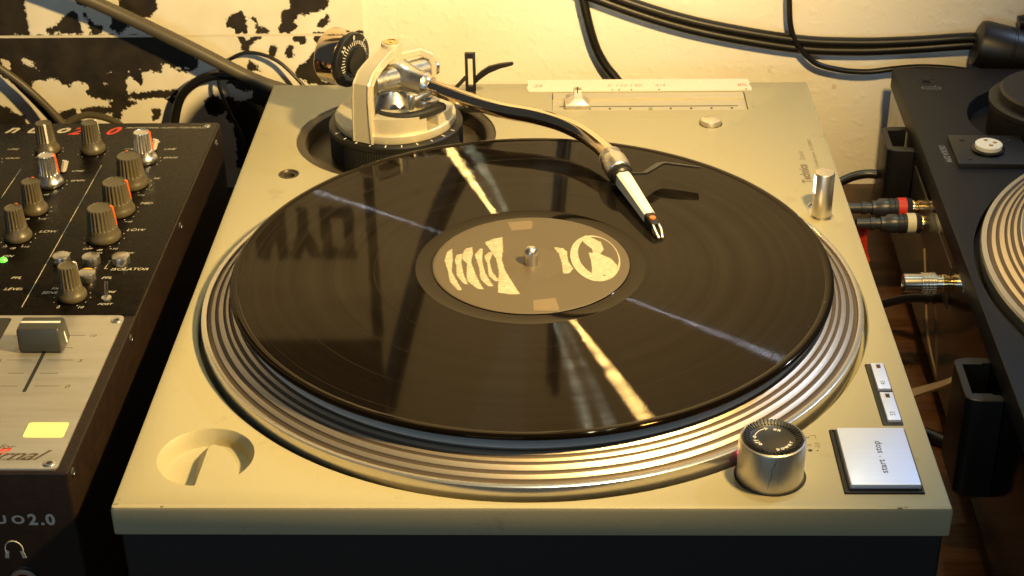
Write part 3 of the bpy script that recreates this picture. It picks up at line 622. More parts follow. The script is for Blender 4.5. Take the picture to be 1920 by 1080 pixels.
# yoke: a tall bent casting at the front left and the bearing bridge
yk = Vector((-17.5, -36.5, 0)); yd = yk.normalized(); yn = Vector((-yd.y, yd.x, 0))
bm = B()
def bar(bm, pts, wds, ths):
    """beam of rectangular section along pts in the plane of yd and z"""
    rings = []; n = len(pts)
    for i, (d, z) in enumerate(pts):
        t = Vector((pts[min(i+1, n-1)][0]-pts[max(i-1, 0)][0], pts[min(i+1, n-1)][1]-pts[max(i-1, 0)][1])).normalized(); nn = Vector((-t.y, t.x))
        ring = []
        for u, v in ((-1, -1), (1, -1), (1, 1), (-1, 1)):
            for s in ((0.86, 1) if u*v > 0 else (1, 0.86)):
                dd = d+nn.x*ths[i]/2*v*s2(s, 1); zz = z+nn.y*ths[i]/2*v*s2(s, 1); lat = wds[i]/2*u*s
                ring.append(Vector((PX, PY, 0))+yd*dd+yn*lat+Vector((0, 0, zz)))
        rings.append(ring)
    return stack(bm, rings)
def s2(s, k): return 1.0 if s != 1 else 0.80
bar(bm, [(35.2, 13.0), (35.6, 26), (35.2, 40), (34.0, 48.2), (29.5, 52.4), (22, 55), (12, 57.4), (4, 58.6), (-3, 58.8)], [14.5, 13.2, 12.0, 11.6, 11.2, 10.6, 10, 10, 10], [7.0, 6.6, 6.2, 6.4, 6.6, 6.2, 6.0, 6.0, 6.0])
obj('yoke', bm, CASTING, TBS, sharp=28)
bm = B(); cyl(bm, (PX, PY, 49.5), 6.3, 13.3, b=0.8, seg=40); obj('yoke_boss', bm, CASTING, TBS)
bm = B(); lathe(bm, [(0, 62.9), (4.4, 62.9), (4.4, 63.3), (3.4, 63.3), (3.0, 62.95), (1.1, 62.95), (0.9, 63.4), (0, 63.4)], (PX, PY, 0), 32); obj('pivot_screw', bm, GOLD, TBS)
A_ = Vector((78.5, 352.0, 42.5)); B_ = Vector((109.0, 374.0, 42.5)); gd = (B_-A_).normalized()
ARM = B()
armpts = [(100.5, 361.3, 41.6), (111, 355, 40.2), (127.2, 345, 38.2), (143.5, 334.4, 36.8), (159.2, 326.4, 35.8), (174.8, 321.2, 35), (189.8, 313.0, 34.2), (202.2, 301.5, 33.2), (212.2, 286.5, 32.2), (218.6, 272.5, 31.4), (222.0, 264.5, 30.9)]
tube(ARM, armpts, 4.7, seg=28, smooth=8)
TA = obj('tonearm_tube', ARM, CHROME, TT, sharp=60)
bm = B(); g0 = A_; L_ = (B_-A_).length
lathe(bm, [(0, 0), (7.2, 0), (7.6, 0.5), (7.6, L_-0.5), (7.2, L_), (0, L_)], A_, 40, axis=gd); obj('bearing_barrel', bm, SATIN, TA)
bm = B(); cc = Vector((82.5, 371.7, 43.8)); lathe(bm, [(0, -5), (9.6, -5), (10.2, -4), (10.2, 14), (8.6, 19), (7.4, 24), (7.2, 32), (6.0, 33.5), (5.4, 36), (0, 36)], cc, 44, axis=(0.868, -0.49, -0.105)); obj('arm_root', bm, SATIN, TA)
# bridge carrying the barrel's far end
bm = B(); gn = Vector((-gd.y, gd.x, 0)); gc = Vector((PX, PY, 0))
def bar2(bm, pts, wd, th):
    rings = []
    for x, y, z, tx, tz in pts:
        c = Vector((x, y, z)); t = (gd*tx+Vector((0, 0, tz))).normalized(); n2 = t.cross(gn)
        rings.append([c+gn*wd/2*u+n2*th/2*v for u, v in ((-1, -.7), (-.8, -1), (.8, -1), (1, -.7), (1, .7), (.8, 1), (-.8, 1), (-1, .7))])
    return stack(bm, rings)
e1 = B_+gd*3.0
bar2(bm, [(PX, PY, 53.5, 1, 0), (PX+gd.x*8, PY+gd.y*8, 53.9, 1, 0), (PX+gd.x*17, PY+gd.y*17, 53.6, 1, -.2), (e1.x-gd.x*1.2, e1.y-gd.y*1.2, 51.5, .7, -.7), (e1.x, e1.y, 47.5, .1, -1), (e1.x, e1.y, 36.5, 0, -1)], 9.5, 4.6)
obj('bearing_bridge', bm, CASTING, TA, sharp=30)
bm = B(); cyl(bm, tuple(e1+gd*2.2), 4.6, 2.2, b=0.4, axis=gd, seg=28); obj('bearing_cap', bm, SATIN, TA)
# counterweight and its dial, on the far side of the pivot
ca = Vector((-0.86, 0.50, 0.05)).normalized(); c0 = Vector((65.8, 381.2, 45.2))
bm = B(); lathe(bm, [(0, -2), (8.3, -2), (8.3, 24), (0, 24)], c0, 32, axis=ca); obj('rear_stub', bm, BLACK, TA)
bm = B(); lathe(bm, [(0, 0), (9.2, 0), (9.4, 0.5), (16.6, 2.0), (17.0, 2.6), (17.0, 5.2), (0, 5.2)], c0, 72, axis=ca); dial = obj('tracking_dial', bm, BLACK, TA)
bm = B(); lathe(bm, [(0, 5.2), (16.6, 5.2), (17.1, 5.8), (17.1, 18.4), (16.2, 19.8), (14.4, 20.2), (0, 20.2)], c0, 80, axis=ca); obj('counterweight', bm, CHROME, TA)
zq = -ca; xq = Vector((0, 0, 1)).cross(zq).normalized(); yq = zq.cross(xq)
MD = Matrix((( xq.x, yq.x, zq.x, c0.x), (xq.y, yq.y, zq.y, c0.y), (xq.z, yq.z, zq.z, c0.z), (0, 0, 0, 1)))
for i in range(40):
    a = math.radians(90-9*i+0); lg = 3.4 if i % 5 == 0 else 2.2
    M = MD @ Matrix.Rotation(a, 4, 'Z') @ Matrix.Translation((11.6, 0, -0.75)) @ Matrix.Rotation(math.radians(11.5), 4, 'Y'); bm = B(); rbox(bm, -lg/2, lg/2, -0.16, 0.16, 0.0, 0.22, mtx=M); obj('dial_mark', bm, WHITE, TA)
bm = B()
for i, s in enumerate(('0', '3', '3.5')):
    ang = {'0': 90, '3': 45, '3.5': 135}[s]; a = math.radians(ang)
    M = MD @ Matrix.Rotation(a-math.pi/2, 4, 'Z') @ Matrix.Translation((0, 13.9, -0.72)); text_bm(bm, s, 2.6, 0, 0, 0, align='CENTER', mtx=M, weight=0.02)
obj('dial_numbers', bm, WHITE, TA)
# headshell end
hs = Vector((222.0, 264.5, 30.9)); hd = Vector((0.30, -0.93, -0.17)).normalized(); start = Vector((217.6, 275.5, 31.6))
bm = B(); lathe(bm, [(0, 0), (5.4, 0), (6.0, 0.6), (6.0, 4.6), (6.6, 5.4), (7.2, 7), (7.3, 13), (7.0, 16.8), (6.4, 17.4), (0, 17.4)], start, 44, axis=hd); obj('collar', bm, SATIN, TA)
bm = B()
for i in range(36):
    a = 2*math.pi*i/36; q = Vector((0, 0, 1)).rotation_difference(hd); M = Matrix.Translation(start) @ q.to_matrix().to_4x4() @ Matrix.Rotation(a, 4, 'Z'); rbox(bm, 5.85, 6.35, -0.25, 0.25, 0.8, 4.4, mtx=M)
obj('collar_knurling', bm, SATIN, TA)
s1 = start+hd*17.4
bm = B(); lathe(bm, [(0, 0), (6.4, 0), (6.6, 0.5), (6.6, 1.6), (5.8, 2.0), (5.8, 4.0), (5.0, 5.0), (0, 5.0)], s1, 40, axis=hd); obj('rubber_washer', bm, BLACK, TA)
def frame(o, d):
    x = Vector((0, 0, 1)).cross(d).normalized(); x = -x; y = d.cross(x); y = y if y.z > 0 else -y
    return Matrix(((x.x, y.x, d.x, o.x), (x.y, y.y, d.y, o.y), (x.z, y.z, d.z, o.z), (0, 0, 0, 1)))
tip = Vector((241.5, 198.8, 20.6)); cs = s1+hd*3.5; cd = (tip+Vector((0, 0, 3.3))-cs); cl = cd.length; cd.normalize(); CM = frame(cs, cd)
def csec(bm, lst):
    rings = []
    for t, wd, top, bot, ch in lst:
        p = [(-wd/2, bot), (wd/2, bot), (wd/2, top-ch), (wd/2-ch, top), (-wd/2+ch, top), (-wd/2, top-ch)]
        rings.append([CM @ Vector((x, y, t)) for x, y in p])
    return stack(bm, rings)
bm = B(); csec(bm, [(0, 7.8, 3.6, -3.6, 1.2), (6, 7.8, 3.7, -3.6, 1.2), (18, 7.0, 3.4, -3.2, 1.0), (cl*0.735, 5.8, 2.6, -2.6, 0.8)]); obj('cartridge_body', bm, WHITE, TA, sharp=20)
bm = B(); csec(bm, [(cl*0.735, 5.6, 2.5, -2.6, 0.7), (cl*0.86, 5.0, 2.0, -2.9, 0.6), (cl*0.90, 4.4, 1.4, -2.9, 0.5)]); obj('stylus_holder', bm, BLACK, TA, sharp=20)
M = CM @ Matrix.Translation((0, 2.42, cl*0.815)) @ Matrix.Rotation(math.radians(-90), 4, 'X'); bm = B(); lathe(bm, [(0, -0.4), (1.6, -0.4), (1.6, 0.2), (0, 0.2)], (0, 0, 0), 24); bmesh.ops.transform(bm, matrix=M, verts=bm.verts); obj('orange_dot', bm, ORANGE, TA)
for sd in (-1, 1):
    bm = B(); rings = []
    for t, xx, top, bot in ((cl*0.89, 1.5*sd, 1.5, -2.6), (cl*0.95, 1.7*sd, 0.7, -2.6), (cl*1.0, 1.35*sd, -0.8, -2.6), (cl*1.03, 0.9*sd, -2.0, -3.0)):
        rings.append([CM @ Vector((xx+u, v, t)) for u, v in ((-.55, bot), (.55, bot), (.45, top), (-.45, top))])
    stack(bm, rings); obj('stylus_guard', bm, BRUSHED, TA)
bm = B(); tube(bm, [CM @ Vector((0, -0.6, cl*0.90)), CM @ Vector((0, -1.4, cl*0.97)), tip+Vector((0, 0, 0.3))], lambda t: 0.5-0.3*t, seg=8, smooth=3); obj('stylus', bm, GOLD, TA)
f0 = s1+hd*2.2+Vector((5.0, 0.5, 0.2)); f1 = Vector((236.4, 256.2, 29.5)); f2 = Vector((246.0, 269.0, 29.6)); f3 = Vector((266.9, 263.6, 29.3))
bm = B(); rings = []
for c, wv, th in ((f0, Vector((0.6, -.6, .2)), 1.0), (f1, Vector((1.0, -.8, .3)), 0.9), (f1.lerp(f2, .9), Vector((1.3, -1.3, .5)), 0.8), (f2+Vector((2, -.3, 0)), Vector((0.4, -2.2, .8)), 0.8), (f2.lerp(f3, .5), Vector((0.3, -2.1, .7)), 0.8), (f3, Vector((0.1, -1.5, .5)), 0.7)):
    wv = wv*1.35; up = Vector((0, 0, th*0.75)); rings.append([c-wv-up, c+wv-up, c+wv+up, c-wv+up])
stack(bm, rings); obj('finger_lift', bm, BLACK, TA, sharp=40)
# cueing bar, its post and lever
bm = B(); arcp = []
for i in range(13):
    a = math.radians(-128+i*7.4); arcp.append((PX+8+29*math.cos(a)*0.95, PY+7+36*math.sin(a), 25.8+0.25*i))
rings = []
for i, p in enumerate(arcp):
    q = Vector(arcp[min(i+1, 12)])-Vector(arcp[max(i-1, 0)]); n2 = Vector((-q.y, q.x, 0)).normalized(); hh = 2.0; wd = 2.9 if i < 11 else 3.9
    rings.append([Vector(p)+n2*u*wd+Vector((0, 0, v*hh)) for u, v in ((-1, -1), (1, -1), (1, .5), (.6, 1), (-.6, 1), (-1, .5))])
stack(bm, rings); obj('cue_bar', bm, RUBBER, TBS, sharp=35)
bm = B(); cyl(bm, (PX+8, PY-19, 20), 2.6, 6.5, seg=20); obj('cue_post', bm, SATIN, TBS)
bm = B(); lathe(bm, [(0, 0), (2.4, 0), (2.6, 0.4), (2.6, 8.0), (2.2, 8.9), (1.2, 9.5), (0, 9.6)], (101.5, 340.5, 31.5), 24, axis=(0.12, 0, 1)); obj('cue_pin', bm, SATIN, TBS)
bm = B(); tube(bm, [(102.5, 341, 36), (108, 345, 37), (113, 350, 37.6)], 1.7, seg=10); obj('cue_link', bm, SATIN, TBS)
# arm rest
bm = B(); rbox(bm, 128, 141, 396, 406, 4, 9, b=1, rc=2); M0 = None
tube(bm, [(120, 392, 8), (128, 398, 7), (134, 401, 7)], 3.0, seg=12)
AR = obj('arm_rest_bracket', bm, BLACK, TT)
bm = B(); rbox(bm, 131.5, 137.5, 399, 404, 8.5, 17, b=0.5); obj('arm_rest_block', bm, BLACK, AR)
bm = B()
rbox(bm, 131.2, 133.0, 400.0, 403.0, 17, 42, b=0.3); rbox(bm, 136.0, 137.8, 400.0, 403.0, 17, 42, b=0.3); rbox(bm, 133.0, 136.0, 400.1, 402.9, 38.5, 41.9); rbox(bm, 133.0, 136.0, 400.1, 402.9, 17, 20)
obj('arm_rest_post', bm, BLACK, AR)
bm = B(); stack(bm, [[Vector(p)+Vector((0, dy, dz)) for dy, dz in ((-a, -b), (a, -b), (a, b), (-a, b))] for p, a, b in (((137.5, 401, 24), 1.0, 2.2), ((141, 401, 27.5), 1.0, 2.4), ((146, 401, 31), 1.1, 2.2), ((153, 401, 33.4), 1.2, 1.5), ((160.5, 401, 34.8), 1.1, 0.9), ((161.5, 401, 35), .8, .5))]); obj('arm_clip', bm, BLACK, AR)
bm = B(); tube(bm, [(131.6, 401, 26), (126, 399, 20.5), (118.5, 396, 12.5)], 1.3, seg=10); obj('arm_rest_stay', bm, BLACK, AR)
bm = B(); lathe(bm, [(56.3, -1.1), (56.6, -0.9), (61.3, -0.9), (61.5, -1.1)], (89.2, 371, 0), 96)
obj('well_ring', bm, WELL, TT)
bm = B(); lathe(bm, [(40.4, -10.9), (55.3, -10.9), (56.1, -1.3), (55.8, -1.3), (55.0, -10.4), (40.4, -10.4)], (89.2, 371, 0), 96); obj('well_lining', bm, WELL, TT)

# ---- power knob
KX, KY = 279.6, 23.3
bm = B(); lathe(bm, [(0, -1.9), (14.3, -1.9), (14.3, 0.3), (14.15, 18.2), (13.8, 19.2), (13.2, 19.6), (12.7, 19.2), (12.5, 18.4), (0, 18.2)], (KX, KY, 0), 96)
KN = obj('power_knob', bm, BRUSHED, TT)
bm = B(); lathe(bm, [(12.6, 18.3), (12.4, 19.0), (9.6, 17.9), (9.3, 17.7), (0, 17.7), (0, 17.2), (12.6, 17.2)], (KX, KY, 1.2), 96); obj('knob_cap', bm, BLACK, KN)
bm = B()
for i in range(46):
    a = 2*math.pi*i/46; M = Matrix.Translation((KX, KY, 19.75)) @ Matrix.Rotation(a, 4, 'Z') @ Matrix.Translation((11.1, 0, 0)) @ Matrix.Rotation(math.radians(-21), 4, 'Y'); rbox(bm, -1.45, 1.35, -0.36, 0.36, -0.6, 0.55, b=0.15, mtx=M)
obj('knob_ribs', bm, BLACK, KN)
def arc_text(bm, s, cx, cy, r, mid, h, z, outward=True, step=None, **kw):
    n = len(s); st = step or 15
    for i, ch in enumerate(s):
        d = (i-(n-1)/2)*st; a = math.radians(mid-d if outward else mid+d)
        rot = a-math.pi/2 if outward else a+math.pi/2; rr = r-h/2 if outward else r+h/2
        text_bm(bm, ch, h, cx+rr*math.cos(a), cy+rr*math.sin(a), z, ang=rot, align='CENTER', **kw)
bm = B(); arc_text(bm, 'on', KX, KY, 7.2, 68, 1.9, 18.95, True, 15, weight=0.03, th=0.02); arc_text(bm, 'off', KX, KY, 7.2, 203, 2.0, 18.95, True, 12, weight=0.03, th=0.02); arc_text(bm, 'power', KX, KY, 7.6, 310, 2.0, 18.95, False, 15, weight=0.03, th=0.02)
for i in range(16):
    a = math.radians(102+i*4.5); a2 = math.radians(102+(i+1)*4.5); strip(bm, (KX+7.6*math.cos(a), KY+7.6*math.sin(a)), (KX+7.6*math.cos(a2), KY+7.6*math.sin(a2)), 0.35, 18.95, 0.05)
for a, sgn in ((101, -1), (176, 1)):
    t0 = math.radians(a); t1 = math.radians(a-sgn*9); flat(bm, [(KX+7.6*math.cos(t0+sgn*0.06), KY+7.6*math.sin(t0+sgn*0.06)), (KX+8.5*math.cos(t1), KY+8.5*math.sin(t1)), (KX+6.7*math.cos(t1), KY+6.7*math.sin(t1))], 18.95, 0.05)
obj('knob_lettering', bm, WHITE, KN)
bm = B(); pts = [(-0.35, 17.8), (-0.9, 15.5), (-2.2, 12.6), (-2.0, 9.5), (-2.9, 6.0), (-3.3, 3.0)]
for a, b2 in zip(pts[:-1], pts[1:]):
    A2 = [Vector((KX+14.25*math.sin(math.radians(x*4+2)), KY-14.25*math.cos(math.radians(x*4+2)), z)) for x, z in (a, b2)]
    tube(bm, A2, 0.13, seg=6, smooth=1)
obj('scratch', bm, mat('scratch_grey', (0.10, 0.09, 0.08), 0.6), KN)
bm = B(); cyl(bm, (KX, KY, -2), 15.35, 0.5, seg=64); obj('knob_seat', bm, BLACKM, TT)
bm = B(); M = Matrix.Translation((KX-8.5, KY+12.2, 1.5)) @ Matrix.Rotation(math.radians(125), 4, 'Z'); rbox(bm, -0.6, 0.6, -3.2, 3.2, 0.0, 5, b=0.2, mtx=M); obj('strobe_lamp', bm, LED_R, KN)
# ---- start-stop button and speed buttons
bm = B(); stack(bm, [[Vector((x, y, z)) for x, y in rrect(309.5+i, 343.0-i, 9.8+i, 56.0-i, 0.5)] for z, i in ((-2.9, 0), (0.5, 0), (0.8, 0.3), (0.8, 1.0), (0.2, 1.3), (0.2, 1.8), (1.1, 2.1))]); obj('button_frame', bm, BLACK, TT, sharp=30)
bm = B(); rbox(bm, 312.3, 341.7, 12.3, 53.8, 0.9, 3.2, b=0.35, rc=0.4); SB = obj('start_stop_button', bm, BRUSHED_T, TT)
bm = B(); text_bm(bm, 'start · stop', 3.0, 329.2, 20.2, 3.18, ang=math.radians(90), th=0.06, sx=1.13, spacing=1.07, weight=0.012); obj('button_lettering', bm, INKK, SB)
bm = B(); rbox(bm, 334.2, 343.2, 60.0, 110.0, -2.9, 0.5, b=0.3, rc=0.4); obj('button_frame', bm, BLACK, TT)
for y0, y1, s, led in ((86.6, 108.2, '45', LED_OFF), (61.4, 83.6, '33', LED_OFF)):
    bm = B(); rbox(bm, 336.4, 342.4, y0, y1, 0.55, 2.2, b=0.3, rc=0.3); o = obj('speed_button', bm, BRUSHED_T, TT)
    bm = B(); rbox(bm, 338.6, 340.5, y1-4.6, y1-1.6, 2.15, 2.32); obj('speed_light', bm, led, o)
    bm = B(); text_bm(bm, s, 2.4, 340.4, y0+3.0, 2.15, ang=math.radians(90), th=0.06, weight=0.0); obj('button_number', bm, INKK, o)
# ---- pop-up stylus lamp
bm = B(); rbox(bm, 329.3, 341.5, 256.5, 278.2, -3.9, -0.6, b=0.3, rc=5.8); stack(bm, [[Vector((x, y, z)) for x, y in rrect(328.6+i, 342.2-i, 255.8+i, 278.9-i, 6.3)] for z, i in ((-0.6, 0), (0.35, 0.1), (0.35, 0.7), (-0.5, 0.9))], cap0=False, cap1=False); obj('lamp_slot', bm, SATIN, TT)
bm = B(); lathe(bm, [(0, -1), (5.5, -1), (5.5, 26.0), (5.1, 26.6), (4.6, 26.7), (0, 26.5)], (335.2, 262.6, 0), 48); LP = obj('target_lamp', bm, BRUSHED, TT)
bm = B()
rings = [[Vector((335.2+5.62*math.cos(math.radians(a)), 262.6+5.62*math.sin(math.radians(a)), z)) for a in (168, 176, 184, 192, 200, 208)] for z in (14.8, 16, 24.2, 25.2)]
rv = [[bm.verts.new(v) for v in r] for r in rings]
for a, b2 in zip(rv[:-1], rv[1:]):
    for i in range(5): bm.faces.new((a[i], a[i+1], b2[i+1], b2[i]))
obj('lamp_window', bm, LAMPW, LP)
# ---- pitch fader, tape strip, cue-light button
bm = B(); rbox(bm, 185.6, 309.5, 407.5, 436.5, -2.5, -1.6, rc=0.8); PF = obj('pitch_panel', bm, mat('pitch_panel_paint', (0.44, 0.40, 0.29), 0.45, 0.15, var=0.04, vs=300), TT)
bm = B(); stack(bm, [[Vector((x, y, z)) for x, y in ((186, 427), (309, 427), (309, y2), (186, y2))] for z, y2 in ((-1.6, 436.4), (-0.3, 436.4))]); obj('pitch_ledge', bm, CASTING, PF)
bm = B(); rbox(bm, 190, 304, 416.6, 417.5, -1.65, -1.5); obj('pitch_slot', bm, BLACKM, PF)
for i in range(9):
    x = 196.3+i*12.95; bm = B(); rbox(bm, x-(1.2 if i == 4 else 0.7), x+(1.2 if i == 4 else 0.7), 411.0 if i == 4 else 412.4, 414.6, -1.62, -1.48 if i != 4 else -1.2); obj('pitch_mark', bm, TICKG if i == 4 else INKK, PF)
bm = B(); rbox(bm, 193.6, 209.4, 412.0, 424.0, -1.4, 1.6, b=0.8, rc=0.6); stack(bm, [[Vector((x, y, z)) for x, y in rrect(a, b2, c, d, 0.4)] for z, a, b2, c, d in ((1.6, 195.2, 208.0, 412.8, 423.2), (5.2, 198.6, 204.6, 414.5, 421.5), (9.6, 199.0, 204.2, 415, 421), (10.2, 199.3, 203.9, 415.3, 420.7))]); PK = obj('pitch_slider', bm, BRUSHED, PF)
bm = B(); rbox(bm, 201.2, 202.0, 414.9, 421.1, 5.4, 10.35); obj('pitch_slider_line', bm, INKK, PK)
bm = B()
n = 60; rings = []
pts0 = [(168.6+145.6*i/n, 457.3-0.5*math.sin(i*1.7)*0.2) for i in range(n+1)]
strip_o = [(168.7, 456.9), (169.6, 448), (168.4, 444), (170.1, 437.4), (240, 437.2), (314.6, 437.6), (315.4, 441), (314.3, 447), (314.8, 452), (313.7, 456.8), (240, 457.1)]
prism(bm, strip_o, 0.05, 0.28); TP = obj('masking_tape', bm, TAPE, TT)
REDPEN = mat('red_pen', (0.45, 0.12, 0.06), 0.8); PENCIL = mat('pencil', (0.33, 0.27, 0.18), 0.8)
for px_, c in ((229, 'r'), (237, 'r'), (255, 'r'), (311.5, 'r'), (224.6, 'k')):
    bq = B(); flat(bq, [(px_-0.5, 438.2), (px_+0.6, 438.0), (px_+0.3, 440.8), (px_-0.7, 440.5)], 0.28, 0.05); obj('pen_tick', bq, REDPEN if c == 'r' else PENCIL, TP)
for x, s, c in ((173, '24', 'r'), (221, 'II', 'k'), (226, '135', 'k'), (235.5, '140', 'k'), (252, '4/4', 'k'), (306, '8%', 'r')):
    bq = B(); text_bm(bq, s, 4.4, x, 444.5, 0.28, th=0.05, shear=0.2, sx=0.9); obj('handwriting', bq, REDPEN if c == 'r' else PENCIL, TP)
bm = B(); cyl(bm, (284.2, 386.2, -3.8), 7.1, 2.2, seg=40); obj('reset_seat', bm, BLACKM, TT)
bm = B(); cyl(bm, (284.2, 386.2, -2), 6.4, 5.2, b=0.6, seg=48); obj('reset_button', bm, BRUSHED, TT)
# ---- printing on the deck
bm = B(); text_bm(bm, 'Technics', 5.2, 335.6, 303.0, 0, ang=math.radians(90), weight=0.05, sx=0.92, th=0.05); text_bm(bm, 'Quartz', 2.9, 335.6, 333.5, 0, ang=math.radians(90), th=0.05); text_bm(bm, 'Direct Drive Turntable System   SL-1200MK2', 2.2, 342.6, 306, 0, ang=math.radians(90), th=0.05, sx=0.97)
obj('maker_lettering', bm, mat('deck_print', (0.16, 0.13, 0.09), 0.5), TT)
bm = B(); cyl(bm, (299.2, 41.0, -0.05), 0.95, 0.12, seg=20); cyl(bm, (302.4, 40.9, -0.05), 0.4, 0.12, seg=14)
text_bm(bm, '0', 1.8, 300.2, 44.3, 0, ang=math.radians(90), th=0.05); text_bm(bm, '-3.3', 1.9, 303.8, 42.6, 0, ang=math.radians(90), th=0.05); text_bm(bm, '%', 1.8, 300.2, 49.8, 0, ang=math.radians(90), th=0.05)
strip(bm, (300.5, 52.2), (302.9, 52.2), 0.2, 0, 0.05); strip(bm, (302.9, 52.2), (302.9, 49.4), 0.2, 0, 0.05)
obj('strobe_legend', bm, INKK, TT)
bm = B(); strip(bm, (238, 407), (238, 396.5), 0.35, 0, 0.05); strip(bm, (238, 396.5), (268, 396.0), 0.35, 0, 0.05); rbox(bm, 296.3, 297.9, 384, 390, 0, 0.06); obj('pitch_legend', bm, mat('faded_print', (0.30, 0.30, 0.20), 0.5), TT)
bm = B(); text_bm(bm, 'pitch adj.', 1.8, 313.8, 409.0, 0, ang=math.radians(90), th=0.05); obj('pitch_legend', bm, mat('faded_print2', (0.30, 0.26, 0.18), 0.5), TT)
# chips of bare metal and grime at the front edge
bm = B()
for x, y, r in ((331, 0.9, 1.3), (333.5, 1.4, 0.8), (22, 1.2, 0.9), (2.6, 2.2, 1.2), (3.0, 5.2, 0.7)):
    p = [(x+r*random.uniform(.5, 1.2)*math.cos(k*0.9), y+0.45*r*random.uniform(.5, 1.2)*math.sin(k*0.9)) for k in range(7)]; flat(bm, p, 0.0 if y > 2 else -0.25, 0.04)
obj('paint_chip', bm, mat('chip', (0.16, 0.12, 0.07), 0.6), TT)

# ================================================================ THE MIXER
MX = thing('dj_mixer', (-152, 208, -110), 'black mixer with grey knobs and a metal fader plate beside the silver player', 'mixer')
bm = B(); rbox(bm, -280, -24, 24.5, 392.5, -98, -0.6, b=1.0, rc=2.0, bb=1); obj('case', bm, MIXCASE, MX)
bm = B(); rbox(bm, -279, -25.0, 157, 391.8, -0.58, 0.0, b=0.3, rc=1.5); PN = obj('top_panel', bm, MIXPANEL, MX)
for x, y in ((-262, 50), (-42, 50), (-262, 370), (-42, 370)):
    bm = B(); cyl(bm, (x, y, -110), 9, 12, b=1, seg=28); obj('foot', bm, BLACKM, MX)
bm = B(); rbox(bm, -276, -29.6, 26.5, 156.2, -0.58, 0.35, b=0.15, rc=3.2); FP = obj('fader_plate', bm, PLATE, MX)
def knob(big, silver, x, y, ang, pcol, h=19.3):
    rt, rb, rs = (6.9, 8.0, 9.4) if big else (4.9, 5.8, 7.7)
    nr = 22 if big else 18; seg = nr*6; bm = B()
    m = mat('silver_knob', (0.72, 0.71, 0.68), 0.30, 1.0, rvar=0.05) if silver and 'silver_knob' not in bpy.data.materials else (bpy.data.materials['silver_knob'] if silver else GREYP)
    def ring(r, z, dep):
        o = []
        for i in range(seg):
            k = i % 6; q = dep if k in (0, 1) else (dep*0.55 if k in (2, 5) else 0); a = 2*math.pi*i/seg; o.append(Vector((x+(r-q)*math.cos(a), y+(r-q)*math.sin(a), z)))
        return o
    rg = [ring(rs-0.5, 0.25, 0), ring(rs, 0.9, 0), ring(rs, 2.6, 0), ring(rs-0.6, 3.8, 0), ring(rb+0.25, 5.2, 0), ring(rb+0.05, 7.4, 0.0), ring(rb-0.05, 7.9, 0.62), ring(rt+0.1, h-1.0, 0.62), ring(rt, h-0.35, 0.55), ring(rt-0.5, h-0.1, 0.3), ring(rt-0.9, h-0.35, 0), ring(rt-2.2, h-0.6, 0)]
    stack(bm, rg); o = obj('knob', bm, m, MX, sharp=38)
    a = math.radians(ang); bm = B(); d = Vector((math.cos(a), math.sin(a), 0)); n2 = Vector((-d.y, d.x, 0)); C = Vector((x, y, 0)); w_ = 0.75
    rg = []
    for r0, z in ((rb-0.2, 7.6), ((rb+rt)/2, h*0.68), (rt+0.15, h-0.6)): rg.append([C+d*(r0-0.8)-n2*w_+Vector((0, 0, z)), C+d*(r0-0.8)+n2*w_+Vector((0, 0, z)), C+d*(r0+0.35)+n2*w_*0.8+Vector((0, 0, z)), C+d*(r0+0.35)-n2*w_*0.8+Vector((0, 0, z))])
    rg.append([C+d*(rt-1.3)-n2*w_+Vector((0, 0, h+0.15)), C+d*(rt-1.3)+n2*w_+Vector((0, 0, h+0.15)), C+d*(rt-0.2)+n2*w_*0.8+Vector((0, 0, h+0.1)), C+d*(rt-0.2)-n2*w_*0.8+Vector((0, 0, h+0.1))])
    stack(bm, rg); obj('knob_pointer', bm, pcol, o)
    bm = B()
    for k in range(11):
        b2 = math.radians(240-k*30); r = rs+1.7; cyl(bm, (x+r*math.cos(b2), y+r*math.sin(b2), 0.0), 0.32, 0.08, seg=10)
    obj('knob_scale', bm, PRINTW, PN)
for big, sil, x, y, ang, c in ((0, 0, -122.6, 350.5, -62, WHITE), (0, 0, -94.7, 350.9, 42, WHITE), (0, 1, -59.5, 336.3, 8, ORANGE), (0, 1, -108.2, 305.1, 8, ORANGE), (0, 0, -108.2, 271.2, 80, ORANGE),
                        (0, 0, -108.2, 239.0, 80, ORANGE), (1, 0, -59.8, 304.0, 110, ORANGE), (1, 0, -59.8, 270.0, 12, ORANGE), (1, 0, -60.4, 238.4, 12, ORANGE), (0, 0, -61.3, 174.3, 48, WHITE),
                        (0, 0, -156, 336, 30, ORANGE), (0, 0, -156, 304, 30, ORANGE), (0, 0, -156, 271, 80, ORANGE), (0, 0, -156, 238, 80, ORANGE)):
    knob(big, sil, x, y, ang, c)
for x, y, stripe in ((-76.4, 211.2, 0), (-60.2, 210.4, 0), (-44.1, 210.4, 0), (-58.0, 192.6, 1), (-113.8, 192.6, 0)):
    bm = B(); cyl(bm, (x, y, 0.0), 4.7, 4.8, b=0.5, seg=36); o = obj('push_button', bm, SATIN, MX)
    if stripe: bm = B(); sector_pts = [(x+4.3*math.cos(math.radians(a)), y+4.3*math.sin(math.radians(a))) for a in range(50, 131, 10)]; flat(bm, sector_pts, 4.8, 0.08); obj('yellow_stripe', bm, mat('amber_stripe', (0.75, 0.45, 0.02), 0.4), o)
bm = B(); cyl(bm, (-43.2, 172.8, 0), 2.6, 1.2, b=0.2, seg=24); TGL = obj('toggle_switch', bm, BRUSHED, MX)
bm = B(); tube(bm, [(-43.2, 172.8, 1), (-43.2, 174.8, 4.5), (-43.2, 177.0, 8.3)], lambda t: 0.8+0.45*t, seg=14, smooth=3); obj('toggle_lever', bm, CHROME, TGL)
